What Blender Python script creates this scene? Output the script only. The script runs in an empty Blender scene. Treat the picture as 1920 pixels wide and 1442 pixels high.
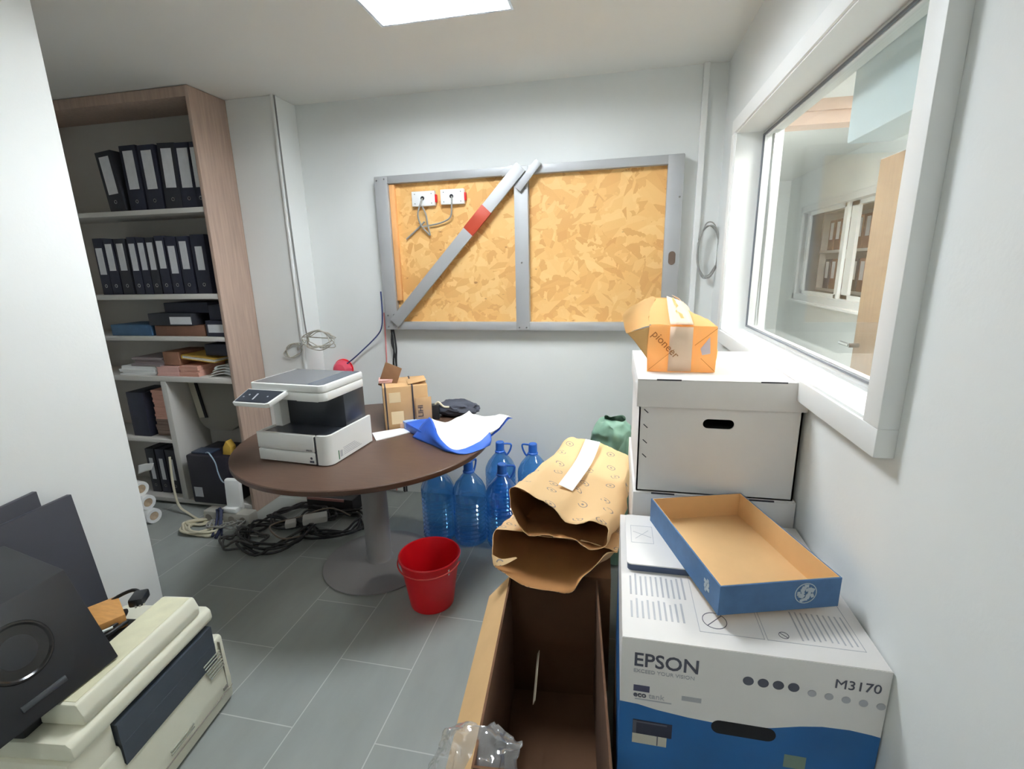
import bpy, bmesh, math, random
from mathutils import Vector, Matrix, noise
PI = math.pi
sc = bpy.context.scene
COL = sc.collection
rnd = random.Random(7)

# ---------------------------------------------------------------- materials
def lin(c):
    return tuple(((v/255.0)/12.92 if v/255.0 <= .04045 else ((v/255.0+.055)/1.055)**2.4) for v in c) + (1.0,)
MATS = {}
def mat(name, rgb, rough=.6, metal=0.0, var=0.0, scale=8.0, stretch=(1, 1, 1), emit=None, estr=0, bump=0.0, bscale=60.0, spec=.5, coat=0.0):
    if name in MATS: return MATS[name]
    m = bpy.data.materials.new(name); m.use_nodes = True
    nt = m.node_tree; b = nt.nodes['Principled BSDF']
    b.inputs['Base Color'].default_value = lin(rgb)
    b.inputs['Roughness'].default_value = rough
    b.inputs['Metallic'].default_value = metal
    b.inputs['Specular IOR Level'].default_value = spec
    b.inputs['Coat Weight'].default_value = coat
    if emit:
        b.inputs['Emission Color'].default_value = lin(emit); b.inputs['Emission Strength'].default_value = estr
    if var or bump:
        tc = nt.nodes.new('ShaderNodeTexCoord'); mp = nt.nodes.new('ShaderNodeMapping')
        mp.inputs['Scale'].default_value = stretch
        nt.links.new(tc.outputs['Object'], mp.inputs['Vector'])
    if var:
        n = nt.nodes.new('ShaderNodeTexNoise'); n.inputs['Scale'].default_value = scale; n.inputs['Detail'].default_value = 5
        nt.links.new(mp.outputs[0], n.inputs['Vector'])
        r = nt.nodes.new('ShaderNodeValToRGB')
        c = lin(rgb)
        r.color_ramp.elements[0].position = .3; r.color_ramp.elements[1].position = .7
        r.color_ramp.elements[0].color = tuple(max(0, v*(1-var)) for v in c[:3]) + (1,)
        r.color_ramp.elements[1].color = tuple(min(1, v*(1+var)) for v in c[:3]) + (1,)
        nt.links.new(n.outputs['Fac'], r.inputs[0]); nt.links.new(r.outputs[0], b.inputs['Base Color'])
    if bump:
        n2 = nt.nodes.new('ShaderNodeTexNoise'); n2.inputs['Scale'].default_value = bscale; n2.inputs['Detail'].default_value = 3
        nt.links.new(mp.outputs[0], n2.inputs['Vector'])
        bp = nt.nodes.new('ShaderNodeBump'); bp.inputs['Strength'].default_value = bump; bp.inputs['Distance'].default_value = .004
        nt.links.new(n2.outputs['Fac'], bp.inputs['Height']); nt.links.new(bp.outputs[0], b.inputs['Normal'])
    MATS[name] = m
    return m

def glass_mat(name, tint, mix_diff, diff, gloss=.12, rough=.05):
    m = bpy.data.materials.new(name); m.use_nodes = True
    nt = m.node_tree; nt.nodes.clear()
    out = nt.nodes.new('ShaderNodeOutputMaterial')
    tr = nt.nodes.new('ShaderNodeBsdfTransparent'); tr.inputs[0].default_value = tint
    di = nt.nodes.new('ShaderNodeBsdfDiffuse'); di.inputs[0].default_value = diff
    tl = nt.nodes.new('ShaderNodeBsdfTranslucent'); tl.inputs[0].default_value = diff
    gl = nt.nodes.new('ShaderNodeBsdfGlossy'); gl.inputs['Roughness'].default_value = rough
    mm = nt.nodes.new('ShaderNodeMixShader'); mm.inputs[0].default_value = .5
    nt.links.new(di.outputs[0], mm.inputs[1]); nt.links.new(tl.outputs[0], mm.inputs[2])
    m1 = nt.nodes.new('ShaderNodeMixShader'); m1.inputs[0].default_value = mix_diff
    nt.links.new(tr.outputs[0], m1.inputs[1]); nt.links.new(mm.outputs[0], m1.inputs[2])
    fr = nt.nodes.new('ShaderNodeLayerWeight'); fr.inputs['Blend'].default_value = .35
    mr = nt.nodes.new('ShaderNodeMapRange'); mr.inputs['To Min'].default_value = .03; mr.inputs['To Max'].default_value = gloss
    nt.links.new(fr.outputs['Facing'], mr.inputs['Value'])
    m2 = nt.nodes.new('ShaderNodeMixShader')
    nt.links.new(mr.outputs[0], m2.inputs[0])
    nt.links.new(m1.outputs[0], m2.inputs[1]); nt.links.new(gl.outputs[0], m2.inputs[2])
    nt.links.new(m2.outputs[0], out.inputs[0])
    MATS[name] = m
    return m

def floor_mat():
    m = bpy.data.materials.new('grey_tile'); m.use_nodes = True
    nt = m.node_tree; b = nt.nodes['Principled BSDF']; N = nt.nodes.new; L = nt.links.new
    tc = N('ShaderNodeTexCoord'); sp = N('ShaderNodeSeparateXYZ'); L(tc.outputs['Object'], sp.inputs[0])
    ax = N('ShaderNodeMath'); ax.inputs[1].default_value = -1.81 + .632*20
    ay = N('ShaderNodeMath'); ay.inputs[1].default_value = .762 + .318*41
    L(sp.outputs['Y'], ax.inputs[0]); L(sp.outputs['X'], ay.inputs[0])
    cb = N('ShaderNodeCombineXYZ'); L(ax.outputs[0], cb.inputs['X']); L(ay.outputs[0], cb.inputs['Y'])
    br = N('ShaderNodeTexBrick'); L(cb.outputs[0], br.inputs['Vector'])
    br.offset = .5; br.offset_frequency = 2; br.squash = 1
    br.inputs['Scale'].default_value = 1; br.inputs['Brick Width'].default_value = .632; br.inputs['Row Height'].default_value = .318
    br.inputs['Mortar Size'].default_value = .0022; br.inputs['Mortar Smooth'].default_value = .1; br.inputs['Bias'].default_value = 0
    br.inputs['Color1'].default_value = lin((152, 157, 153)); br.inputs['Color2'].default_value = lin((146, 152, 149))
    br.inputs['Mortar'].default_value = lin((186, 190, 187))
    no = N('ShaderNodeTexNoise'); no.inputs['Scale'].default_value = 5; no.inputs['Detail'].default_value = 6
    mp = N('ShaderNodeMapping'); mp.inputs['Scale'].default_value = (2.2, .7, 1); L(tc.outputs['Object'], mp.inputs[0]); L(mp.outputs[0], no.inputs['Vector'])
    rp = N('ShaderNodeMapRange'); rp.inputs['To Min'].default_value = .86; rp.inputs['To Max'].default_value = 1.12; L(no.outputs['Fac'], rp.inputs['Value'])
    mx = N('ShaderNodeMix'); mx.data_type = 'RGBA'; mx.blend_type = 'MULTIPLY'; mx.inputs[0].default_value = 1
    L(br.outputs['Color'], mx.inputs[6]); L(rp.outputs[0], mx.inputs[7]); L(mx.outputs[2], b.inputs['Base Color'])
    b.inputs['Roughness'].default_value = .48
    bp = N('ShaderNodeBump'); bp.inputs['Strength'].default_value = .25; bp.inputs['Distance'].default_value = .002; bp.invert = True
    L(br.outputs['Fac'], bp.inputs['Height']); L(bp.outputs[0], b.inputs['Normal'])
    return m

def osb_mat():
    m = bpy.data.materials.new('osb'); m.use_nodes = True
    nt = m.node_tree; b = nt.nodes['Principled BSDF']; N = nt.nodes.new; L = nt.links.new
    tc = N('ShaderNodeTexCoord')
    cols = []
    for i, (ang, sc_) in enumerate(((.35, (9, 1, 26)), (-.6, (8, 1, 22)), (1.2, (10, 1, 24)))):
        mp = N('ShaderNodeMapping'); mp.inputs['Rotation'].default_value = (0, ang, 0); L(tc.outputs['Object'], mp.inputs[0])
        m2 = N('ShaderNodeMapping'); m2.inputs['Scale'].default_value = sc_; m2.inputs['Location'].default_value = (i*3.1, i*.7, i*1.7); L(mp.outputs[0], m2.inputs[0])
        nz = N('ShaderNodeTexNoise'); nz.inputs['Scale'].default_value = 1.0; L(m2.outputs[0], nz.inputs['Vector'])
        ad = N('ShaderNodeMix'); ad.data_type = 'VECTOR'; ad.inputs[0].default_value = .12; L(m2.outputs[0], ad.inputs[4]); L(nz.outputs['Color'], ad.inputs[5])
        vo = N('ShaderNodeTexVoronoi'); vo.inputs['Scale'].default_value = 1; L(ad.outputs[1], vo.inputs['Vector'])
        rp = N('ShaderNodeValToRGB'); e = rp.color_ramp.elements
        e[0].position = 0; e[0].color = lin((216, 164, 97)); e[1].position = 1; e[1].color = lin((236, 194, 128))
        k = e.new(.5); k.color = lin((228, 179, 110)); k = e.new(.05); k.color = lin((212, 158, 92))
        sx = N('ShaderNodeSeparateColor'); L(vo.outputs['Color'], sx.inputs[0]); L(sx.outputs[i], rp.inputs[0]); cols.append((rp, sx))
    n1 = N('ShaderNodeTexNoise'); n1.inputs['Scale'].default_value = 7; n1.inputs['Detail'].default_value = 4; L(tc.outputs['Object'], n1.inputs['Vector'])
    c1 = N('ShaderNodeMath'); c1.operation = 'GREATER_THAN'; c1.inputs[1].default_value = .5; L(n1.outputs['Fac'], c1.inputs[0])
    n2 = N('ShaderNodeTexNoise'); n2.inputs['Scale'].default_value = 9; n2.inputs['Detail'].default_value = 4
    mpx = N('ShaderNodeMapping'); mpx.inputs['Location'].default_value = (5, 5, 5); L(tc.outputs['Object'], mpx.inputs[0]); L(mpx.outputs[0], n2.inputs['Vector'])
    c2 = N('ShaderNodeMath'); c2.operation = 'GREATER_THAN'; c2.inputs[1].default_value = .54; L(n2.outputs['Fac'], c2.inputs[0])
    a = N('ShaderNodeMix'); a.data_type = 'RGBA'; L(c1.outputs[0], a.inputs[0]); L(cols[0][0].outputs[0], a.inputs[6]); L(cols[1][0].outputs[0], a.inputs[7])
    c = N('ShaderNodeMix'); c.data_type = 'RGBA'; L(c2.outputs[0], c.inputs[0]); L(a.outputs[2], c.inputs[6]); L(cols[2][0].outputs[0], c.inputs[7])
    # thin dark chips
    md = N('ShaderNodeMapping'); md.inputs['Scale'].default_value = (16, 1, 40); md.inputs['Rotation'].default_value = (0, .5, 0); L(tc.outputs['Object'], md.inputs[0])
    nd = N('ShaderNodeTexNoise'); nd.inputs['Scale'].default_value = 1; nd.inputs['Detail'].default_value = 2; L(md.outputs[0], nd.inputs['Vector'])
    rd = N('ShaderNodeValToRGB'); rd.color_ramp.elements[0].position = .70; rd.color_ramp.elements[0].color = (0, 0, 0, 1); rd.color_ramp.elements[1].position = .76; rd.color_ramp.elements[1].color = (.8, .8, .8, 1)
    L(nd.outputs['Fac'], rd.inputs[0])
    d = N('ShaderNodeMix'); d.data_type = 'RGBA'; L(rd.outputs[0], d.inputs[0]); L(c.outputs[2], d.inputs[6]); d.inputs[7].default_value = lin((150, 100, 50))
    L(d.outputs[2], b.inputs['Base Color']); b.inputs['Roughness'].default_value = .65
    return m

def ring_paper_mat(name, rgb, ink, scale=9.0):
    m = bpy.data.materials.new(name); m.use_nodes = True
    nt = m.node_tree; b = nt.nodes['Principled BSDF']; N = nt.nodes.new; L = nt.links.new
    tc = N('ShaderNodeTexCoord')
    fl = N('ShaderNodeMapping'); fl.inputs['Scale'].default_value = (1, 1, 0); L(tc.outputs['Object'], fl.inputs[0])
    vo = N('ShaderNodeTexVoronoi'); vo.voronoi_dimensions = '2D'; vo.inputs['Scale'].default_value = scale; vo.inputs['Randomness'].default_value = .45
    L(fl.outputs[0], vo.inputs['Vector'])
    a = N('ShaderNodeMath'); a.operation = 'SUBTRACT'; a.inputs[1].default_value = .16; L(vo.outputs['Distance'], a.inputs[0])
    ab = N('ShaderNodeMath'); ab.operation = 'ABSOLUTE'; L(a.outputs[0], ab.inputs[0])
    lt = N('ShaderNodeMath'); lt.operation = 'LESS_THAN'; lt.inputs[1].default_value = .018; L(ab.outputs[0], lt.inputs[0])
    nz = N('ShaderNodeTexNoise'); nz.inputs['Scale'].default_value = 30; L(tc.outputs['Object'], nz.inputs['Vector'])
    gt = N('ShaderNodeMath'); gt.operation = 'GREATER_THAN'; gt.inputs[1].default_value = .41; L(nz.outputs['Fac'], gt.inputs[0])
    mu = N('ShaderNodeMath'); mu.operation = 'MULTIPLY'; L(lt.outputs[0], mu.inputs[0]); L(gt.outputs[0], mu.inputs[1])
    dl = N('ShaderNodeMath'); dl.operation = 'LESS_THAN'; dl.inputs[1].default_value = .05; L(vo.outputs['Distance'], dl.inputs[0])
    d2 = N('ShaderNodeMath'); d2.operation = 'MULTIPLY'; L(dl.outputs[0], d2.inputs[0]); L(gt.outputs[0], d2.inputs[1])
    mxx = N('ShaderNodeMath'); mxx.operation = 'MAXIMUM'; L(mu.outputs[0], mxx.inputs[0]); L(d2.outputs[0], mxx.inputs[1])
    m8 = N('ShaderNodeMath'); m8.operation = 'MULTIPLY'; m8.inputs[1].default_value = .75; L(mxx.outputs[0], m8.inputs[0])
    mx = N('ShaderNodeMix'); mx.data_type = 'RGBA'; L(m8.outputs[0], mx.inputs[0]); mx.inputs[6].default_value = lin(rgb); mx.inputs[7].default_value = lin(ink)
    L(mx.outputs[2], b.inputs['Base Color']); b.inputs['Roughness'].default_value = .75
    MATS[name] = m
    return m

WALL = mat('wall_paint', (226, 229, 228), .85, var=.015, scale=3, bump=.08, bscale=90)
CEIL = mat('ceiling_paint', (230, 230, 226), .9, var=.01, scale=2)
WHITE = mat('white_trim', (232, 234, 233), .5)
WOOD = mat('ash_laminate', (178, 155, 141), .55, var=.12, scale=5, stretch=(12, 12, .7))
WOODTOP = mat('dark_laminate', (82, 62, 50), .38, var=.10, scale=6, stretch=(2, 14, 2))
SHELF = mat('shelf_white', (205, 203, 198), .6)
BACKP = mat('cabinet_back', (190, 188, 183), .7)
NAVY = mat('binder_navy', (40, 43, 60), .55, var=.1, scale=25)
CHAR = mat('binder_charcoal', (44, 46, 54), .55, var=.1, scale=25)
LABEL = mat('label_paper', (214, 216, 220), .7, var=.05, scale=30)
METAL = mat('zinc_steel', (176, 178, 180), .5, metal=.25, var=.04, scale=6)
STEELD = mat('nickel', (190, 190, 190), .25, metal=1)
OSB = osb_mat()
PINE = mat('pine_batten', (226, 168, 108), .65, var=.08, scale=5, stretch=(10, 10, 1))
REDTAPE = mat('red_tape', (172, 62, 38), .5)
PRW = mat('printer_white', (226, 228, 226), .38)
PRD = mat('printer_dark', (52, 56, 64), .3)
PRG = mat('printer_lid_grey', (104, 106, 110), .25)
CREAM = mat('cream_plastic', (226, 226, 208), .45, var=.02, scale=10)
CREAMD = mat('stained_cream', (222, 220, 190), .5, var=.06, scale=20)
BLACKP = mat('black_plastic', (32, 34, 38), .42)
BLACKM = mat('black_board', (52, 54, 62), .6)
GLOSSB = mat('gloss_black', (14, 14, 16), .18)
CARD = mat('cardboard', (196, 158, 112), .8, var=.05, scale=12)
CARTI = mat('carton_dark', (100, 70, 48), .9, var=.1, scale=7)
CARDD = mat('cardboard_brown', (128, 92, 62), .85, var=.08, scale=10)
CARDT = mat('tan_card', (214, 176, 126), .8, var=.04, scale=10)
KRAFT = ring_paper_mat('kraft_emblem', (222, 188, 140), (96, 100, 118), 9.5)
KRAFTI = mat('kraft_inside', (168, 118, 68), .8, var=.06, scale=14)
BOXW = mat('white_card', (226, 224, 222), .7, var=.012, scale=14)
BLUEW = mat('blue_print', (34, 98, 160), .5, var=.12, scale=6)
BLUET = mat('tray_blue', (66, 104, 146), .55, var=.14, scale=24)
INK = mat('ink_grey', (84, 86, 100), .6)
INKD = mat('ink_dark', (50, 50, 60), .6)
INKL = mat('ink_pale', (176, 178, 184), .7)
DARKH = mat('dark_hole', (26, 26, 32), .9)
PAPER = mat('white_paper', (238, 240, 240), .75)
ORANGE = mat('orange_paper', (254, 212, 150), .6, var=.02, scale=12)
def translucent(m, fac):
    nt = m.node_tree; b = nt.nodes['Principled BSDF']; o = [n for n in nt.nodes if n.type == 'OUTPUT_MATERIAL'][0]
    t = nt.nodes.new('ShaderNodeBsdfTranslucent'); x = nt.nodes.new('ShaderNodeMixShader'); x.inputs[0].default_value = fac
    if b.inputs['Base Color'].is_linked: nt.links.new(b.inputs['Base Color'].links[0].from_socket, t.inputs[0])
    else: t.inputs[0].default_value = b.inputs['Base Color'].default_value
    nt.links.new(b.outputs[0], x.inputs[1]); nt.links.new(t.outputs[0], x.inputs[2]); nt.links.new(x.outputs[0], o.inputs[0])
    return m
translucent(ORANGE, .5)
PEACH = mat('peach_band', (244, 214, 186), .6)
REDP = mat('red_plastic', (214, 16, 30), .38)
PINKR = mat('red_dome', (206, 70, 90), .35)
BLUEF = mat('blue_wrapper', (46, 96, 196), .45, var=.1, scale=20)
GREENB = mat('green_plastic', (128, 166, 146), .4, var=.12, scale=18)
CABW = mat('cable_cream', (214, 208, 184), .5)
CABG = mat('cable_grey', (150, 150, 146), .5)
CABK = mat('cable_black', (30, 31, 34), .5)
CABB = mat('cable_blue', (46, 60, 110), .5)
CABR = mat('cable_red', (196, 120, 120), .5)
PINK = mat('pink_paper', (224, 180, 172), .8)
PINK2 = mat('peach_paper', (220, 168, 150), .8)
YEL = mat('yellow_folder', (206, 168, 70), .7)
BRN = mat('brown_binder', (120, 84, 66), .65, var=.1, scale=18)
TEAL = mat('blue_binder', (58, 92, 124), .55, var=.1, scale=18)
GREYP = mat('grey_plastic', (136, 132, 124), .55)
BEIGE = mat('beige_plastic', (182, 176, 158), .55)
POLE = mat('table_grey_metal', (142, 140, 142), .5, metal=.15)
GASK = mat('grey_gasket', (108, 112, 120), .5)
FRAMEA = mat('aluminium_white', (214, 216, 216), .35)
DOORW = mat('door_wood', (150, 122, 92), .5, var=.1, scale=5, stretch=(10, 10, .8))
BEAMC = mat('beige_cornice', (196, 170, 152), .7)
WOODB = mat('oak_block', (206, 150, 84), .55, var=.1, scale=8, stretch=(3, 14, 3))
LAMP = mat('lamp_tube', (255, 255, 255), .5, emit=(245, 249, 252), estr=43.0)
LAMP_FILL = mat('lamp_tube_fill', (255, 255, 255), .5, emit=(255, 250, 240), estr=9.0)
LAMP3 = mat('lamp_tube_next', (255, 255, 255), .5, emit=(255, 252, 246), estr=60.0)
REFL = mat('lamp_reflector', (220, 226, 232), .2, metal=.6)
PANE = glass_mat('clear_pane', (.97, .985, .98, 1), .02, (.8, .82, .82, 1), .13, .02)
BOTTLE = glass_mat('blue_bottle', (.44, .74, .98, 1), .26, (.03, .26, .74, 1), .6, .06)
CAPB = mat('bottle_cap', (40, 100, 190), .4)
PLASTIC = glass_mat('clear_film', (.95, .96, .97, 1), .22, (.85, .88, .9, 1), .5, .06)

# ---------------------------------------------------------------- mesh helper
def rx(a): return Matrix.Rotation(a, 4, 'X')
def ry(a): return Matrix.Rotation(a, 4, 'Y')
def rz(a): return Matrix.Rotation(a, 4, 'Z')
def tr(x, y, z): return Matrix.Translation((x, y, z))

class MB:
    def __init__(s): s.bm = bmesh.new()
    def _merge(s, b, mi=0, M=None):
        if M is not None: bmesh.ops.transform(b, matrix=M, verts=b.verts)
        for f in b.faces: f.material_index = mi if mi else f.material_index
        me = bpy.data.meshes.new('t'); b.to_mesh(me); b.free(); s.bm.from_mesh(me); bpy.data.meshes.remove(me)
        return s
    def box(s, x0, x1, y0, y1, z0, z1, bev=0.0, mi=0, M=None, seg=2):
        b = bmesh.new(); bmesh.ops.create_cube(b, size=1)
        bmesh.ops.transform(b, matrix=tr((x0+x1)/2, (y0+y1)/2, (z0+z1)/2) @ Matrix.Diagonal((abs(x1-x0), abs(y1-y0), abs(z1-z0), 1)), verts=b.verts)
        if bev: bmesh.ops.bevel(b, geom=b.edges[:], offset=bev, segments=seg, affect='EDGES', profile=.5)
        return s._merge(b, mi, M)
    def prism(s, pts, a0, a1, axis='z', bev=0.0, mi=0, M=None):
        # pts: 2-D outline; axis z: (x,y), y: (x,z), x: (y,z)
        b = bmesh.new()
        def P(p, a): return {'z': (p[0], p[1], a), 'y': (p[0], a, p[1]), 'x': (a, p[0], p[1])}[axis]
        lo = [b.verts.new(P(p, a0)) for p in pts]; hi = [b.verts.new(P(p, a1)) for p in pts]
        n = len(pts)
        b.faces.new(lo); b.faces.new(hi)
        for i in range(n): b.faces.new((lo[i], lo[(i+1) % n], hi[(i+1) % n], hi[i]))
        bmesh.ops.recalc_face_normals(b, faces=b.faces[:])
        if bev: bmesh.ops.bevel(b, geom=b.edges[:], offset=bev, segments=2, affect='EDGES', profile=.5)
        return s._merge(b, mi, M)
    def poly(s, pts, mi=0):
        vs = [s.bm.verts.new(p) for p in pts]; f = s.bm.faces.new(vs); f.material_index = mi; return s
    def lathe(s, prof, c=(0, 0, 0), seg=32, mi=0, M=None, cap=True):
        b = bmesh.new(); rings = []
        for r, z in prof:
            rings.append([b.verts.new((c[0]+r*math.cos(2*PI*k/seg), c[1]+r*math.sin(2*PI*k/seg), c[2]+z)) for k in range(seg)])
        for a, q in zip(rings, rings[1:]):
            for k in range(seg): b.faces.new((a[k], a[(k+1) % seg], q[(k+1) % seg], q[k]))
        if cap:
            b.faces.new(rings[0][::-1]); b.faces.new(rings[-1])
            bmesh.ops.recalc_face_normals(b, faces=b.faces[:])
        return s._merge(b, mi, M)
    def cyl(s, p0, p1, r, seg=16, mi=0, r1=None):
        p0 = Vector(p0); p1 = Vector(p1); d = p1-p0
        q = d.to_track_quat('Z', 'Y').to_matrix().to_4x4()
        return s.lathe([(r, 0), (r if r1 is None else r1, d.length)], seg=seg, mi=mi, M=Matrix.Translation(p0) @ q)
    def tube(s, pts, r, seg=8, closed=False, sub=5, mi=0):
        P = [Vector(p) for p in pts]; n = len(P); C = []
        if sub > 1 and n > 2:
            rng = range(n) if closed else range(n-1)
            for i in rng:
                a = P[(i-1) % n] if (closed or i > 0) else P[0]; b_ = P[i]; c = P[(i+1) % n]; d = P[(i+2) % n] if (closed or i < n-2) else P[-1]
                for k in range(sub):
                    t = k/sub
                    C.append(.5*((2*b_)+(c-a)*t+(2*a-5*b_+4*c-d)*t*t+(3*b_-a-3*c+d)*t**3))
            if not closed: C.append(P[-1])
        else: C = P
        b = bmesh.new(); rings = []; m = len(C); up = Vector((.13, .27, .95))
        for i, p in enumerate(C):
            t = (C[(i+1) % m] if (closed or i < m-1) else C[i]) - (C[i-1] if (closed or i > 0) else C[i])
            if t.length < 1e-9: t = Vector((1, 0, 0))
            t.normalize(); u = t.cross(up)
            if u.length < .05: u = t.cross(Vector((1, 0, 0)))
            u.normalize(); v = t.cross(u)
            rings.append([b.verts.new(p+r*(math.cos(2*PI*k/seg)*u+math.sin(2*PI*k/seg)*v)) for k in range(seg)])
        prs = list(zip(rings, rings[1:])) + ([(rings[-1], rings[0])] if closed else [])
        for a, q in prs:
            for k in range(seg): b.faces.new((a[k], a[(k+1) % seg], q[(k+1) % seg], q[k]))
        if not closed: b.faces.new(rings[0][::-1]); b.faces.new(rings[-1])
        bmesh.ops.recalc_face_normals(b, faces=b.faces[:])
        return s._merge(b, mi)
    def grid(s, rows, closed=False, sub=4, amp=0.0, freq=9.0, seed=0.0, cap_end=False, mi=0):
        # smooth patch through rows of points (Catmull-Rom both ways)
        def cr(L, sub, closed):
            n = len(L); o = []
            for i in (range(n) if closed else range(n-1)):
                a = L[(i-1) % n] if (closed or i > 0) else L[0]; b_ = L[i]; c = L[(i+1) % n]; d = L[(i+2) % n] if (closed or i < n-2) else L[-1]
                for k in range(sub):
                    t = k/sub; o.append(.5*((2*b_)+(c-a)*t+(2*a-5*b_+4*c-d)*t*t+(3*b_-a-3*c+d)*t**3))
            if not closed: o.append(L[-1])
            return o
        R = [cr([Vector(p) for p in r], sub, closed) for r in rows]
        Cc = [cr([r[j] for r in R], sub, False) for j in range(len(R[0]))]
        b = bmesh.new(); V = []
        for j, c in enumerate(Cc):
            col = []
            for p in c:
                if amp: p = p + amp*noise.noise_vector(p*freq+Vector((seed, seed*.7, 0))) + amp*.5*noise.noise_vector(p*freq*2.7+Vector((0, seed, seed)))
                col.append(b.verts.new(p))
            V.append(col)
        n = len(V)
        for j in (range(n) if closed else range(n-1)):
            a, q = V[j], V[(j+1) % n]
            for k in range(len(a)-1): b.faces.new((a[k], a[k+1], q[k+1], q[k]))
        if cap_end: b.faces.new([c[-1] for c in V])
        bmesh.ops.recalc_face_normals(b, faces=b.faces[:])
        if closed:
            b.normal_update(); c0 = sum((v.co for v in b.verts), Vector())/len(b.verts)
            if sum((f.calc_center_median()-c0).dot(f.normal)*f.calc_area() for f in b.faces) < 0: bmesh.ops.reverse_faces(b, faces=b.faces[:])
        return s._merge(b, mi)
    def blob(s, c, r, sub=3, amp=.2, freq=3.0, seed=0, M=None, floor=None, mi=0):
        b = bmesh.new(); bmesh.ops.create_icosphere(b, subdivisions=sub, radius=1)
        for v in b.verts:
            d = 1+amp*noise.noise(v.co*freq+Vector((seed, 0, 0)))+amp*.5*noise.noise(v.co*freq*2.3+Vector((0, seed, 0)))
            v.co = Vector((c[0]+v.co.x*r[0]*d, c[1]+v.co.y*r[1]*d, c[2]+v.co.z*r[2]*d))
            if floor is not None and v.co.z < floor: v.co.z = floor
        return s._merge(b, mi, M)

def obj(name, mb, mats, parent=None, world=True, smooth=28, label=None):
    me = bpy.data.meshes.new(name); mb.bm.normal_update()
    if parent is not None and world:
        bpy_m = parent.matrix_basis.inverted(); 
        if parent.parent is not None: bpy_m = bpy_m @ parent.parent.matrix_basis.inverted()
        bmesh.ops.transform(mb.bm, matrix=bpy_m, verts=mb.bm.verts)
    mb.bm.to_mesh(me); mb.bm.free()
    for m in (mats if isinstance(mats, (list, tuple)) else [mats]): me.materials.append(m)
    if smooth:
        for p in me.polygons: p.use_smooth = True
        me.set_sharp_from_angle(angle=math.radians(smooth))
    o = bpy.data.objects.new(name, me); COL.objects.link(o)
    if parent is not None: o.parent = parent
    if label: o['label'] = label
    return o
def tag(o, label, cat, group=None, kind=None):
    o['label'] = label; o['category'] = cat
    if group: o['group'] = group
    if kind: o['kind'] = kind
    return o
def thing(name, label, cat, loc=(0, 0, 0), rot=0.0, group=None):
    o = bpy.data.objects.new(name, None); COL.objects.link(o); o.empty_display_size = .05
    o.matrix_basis = tr(*loc) @ rz(rot)
    return tag(o, label, cat, group)
def struct(name, mb, m, parent=None, smooth=0):
    o = obj(name, mb, m, parent, smooth=smooth); o['kind'] = 'structure'; return o
def solid(o, th, offset=-1.0, mo=0):
    md = o.modifiers.new('thickness', 'SOLIDIFY'); md.thickness = th; md.offset = offset; md.material_offset = mo; md.use_even_offset = False
    return o
def text_mb(body, size, M, extrude=.0004, bold=0.0, squeeze=1.0):
    cu = bpy.data.curves.new('t', 'FONT'); cu.body = body; cu.size = size; cu.extrude = extrude; cu.offset = bold; cu.resolution_u = 3
    o = bpy.data.objects.new('t', cu); COL.objects.link(o)
    dg = bpy.context.evaluated_depsgraph_get(); dg.update()
    me = bpy.data.meshes.new_from_object(o.evaluated_get(dg))
    mb = MB(); mb.bm.from_mesh(me)
    bmesh.ops.transform(mb.bm, matrix=M @ Matrix.Diagonal((squeeze, 1, 1, 1)), verts=mb.bm.verts)
    bpy.data.objects.remove(o); bpy.data.curves.remove(cu); bpy.data.meshes.remove(me)
    return mb
FRONT = rx(PI/2)                       # text plane facing -Y
def stadium(w, h, n=10):
    r = h/2; o = []
    for k in range(n+1): a = -PI/2+PI*k/n; o.append((w/2-r+r*math.cos(a), r*math.sin(a)))
    for k in range(n+1): a = PI/2+PI*k/n; o.append((-w/2+r+r*math.cos(a), r*math.sin(a)))
    return o
def disc(mb, c, r, M=None, seg=24, t=.0008, r_in=None, ax='y'):
    # flat disc / ring as a thin plate facing along an axis
    def P(rr, k, d): 
        a = 2*PI*k/seg; u, v = rr*math.cos(a), rr*math.sin(a)
        return {'y': (c[0]+u, c[1]+d, c[2]+v), 'z': (c[0]+u, c[1]+v, c[2]+d), 'x': (c[0]+d, c[1]+u, c[2]+v)}[ax]
    if r_in is None:
        b = bmesh.new(); a = [b.verts.new(P(r, k, -t/2)) for k in range(seg)]; q = [b.verts.new(P(r, k, t/2)) for k in range(seg)]
        b.faces.new(a); b.faces.new(q)
        for k in range(seg): b.faces.new((a[k], a[(k+1) % seg], q[(k+1) % seg], q[k]))
    else:
        b = bmesh.new(); R = [[b.verts.new(P(rr, k, d)) for k in range(seg)] for rr, d in ((r, -t/2), (r, t/2), (r_in, t/2), (r_in, -t/2))]
        for i in range(4):
            a, q = R[i], R[(i+1) % 4]
            for k in range(seg): b.faces.new((a[k], a[(k+1) % seg], q[(k+1) % seg], q[k]))
    bmesh.ops.recalc_face_normals(b, faces=b.faces[:])
    mb._merge(b, 0, M)

# ================================================================ SETTING
HC = 2.59; BY = 3.0; WX = .55
struct('floor', MB().box(-3.9, 2.9, -2.3, 7.4, -.12, 0), floor_mat())
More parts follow.
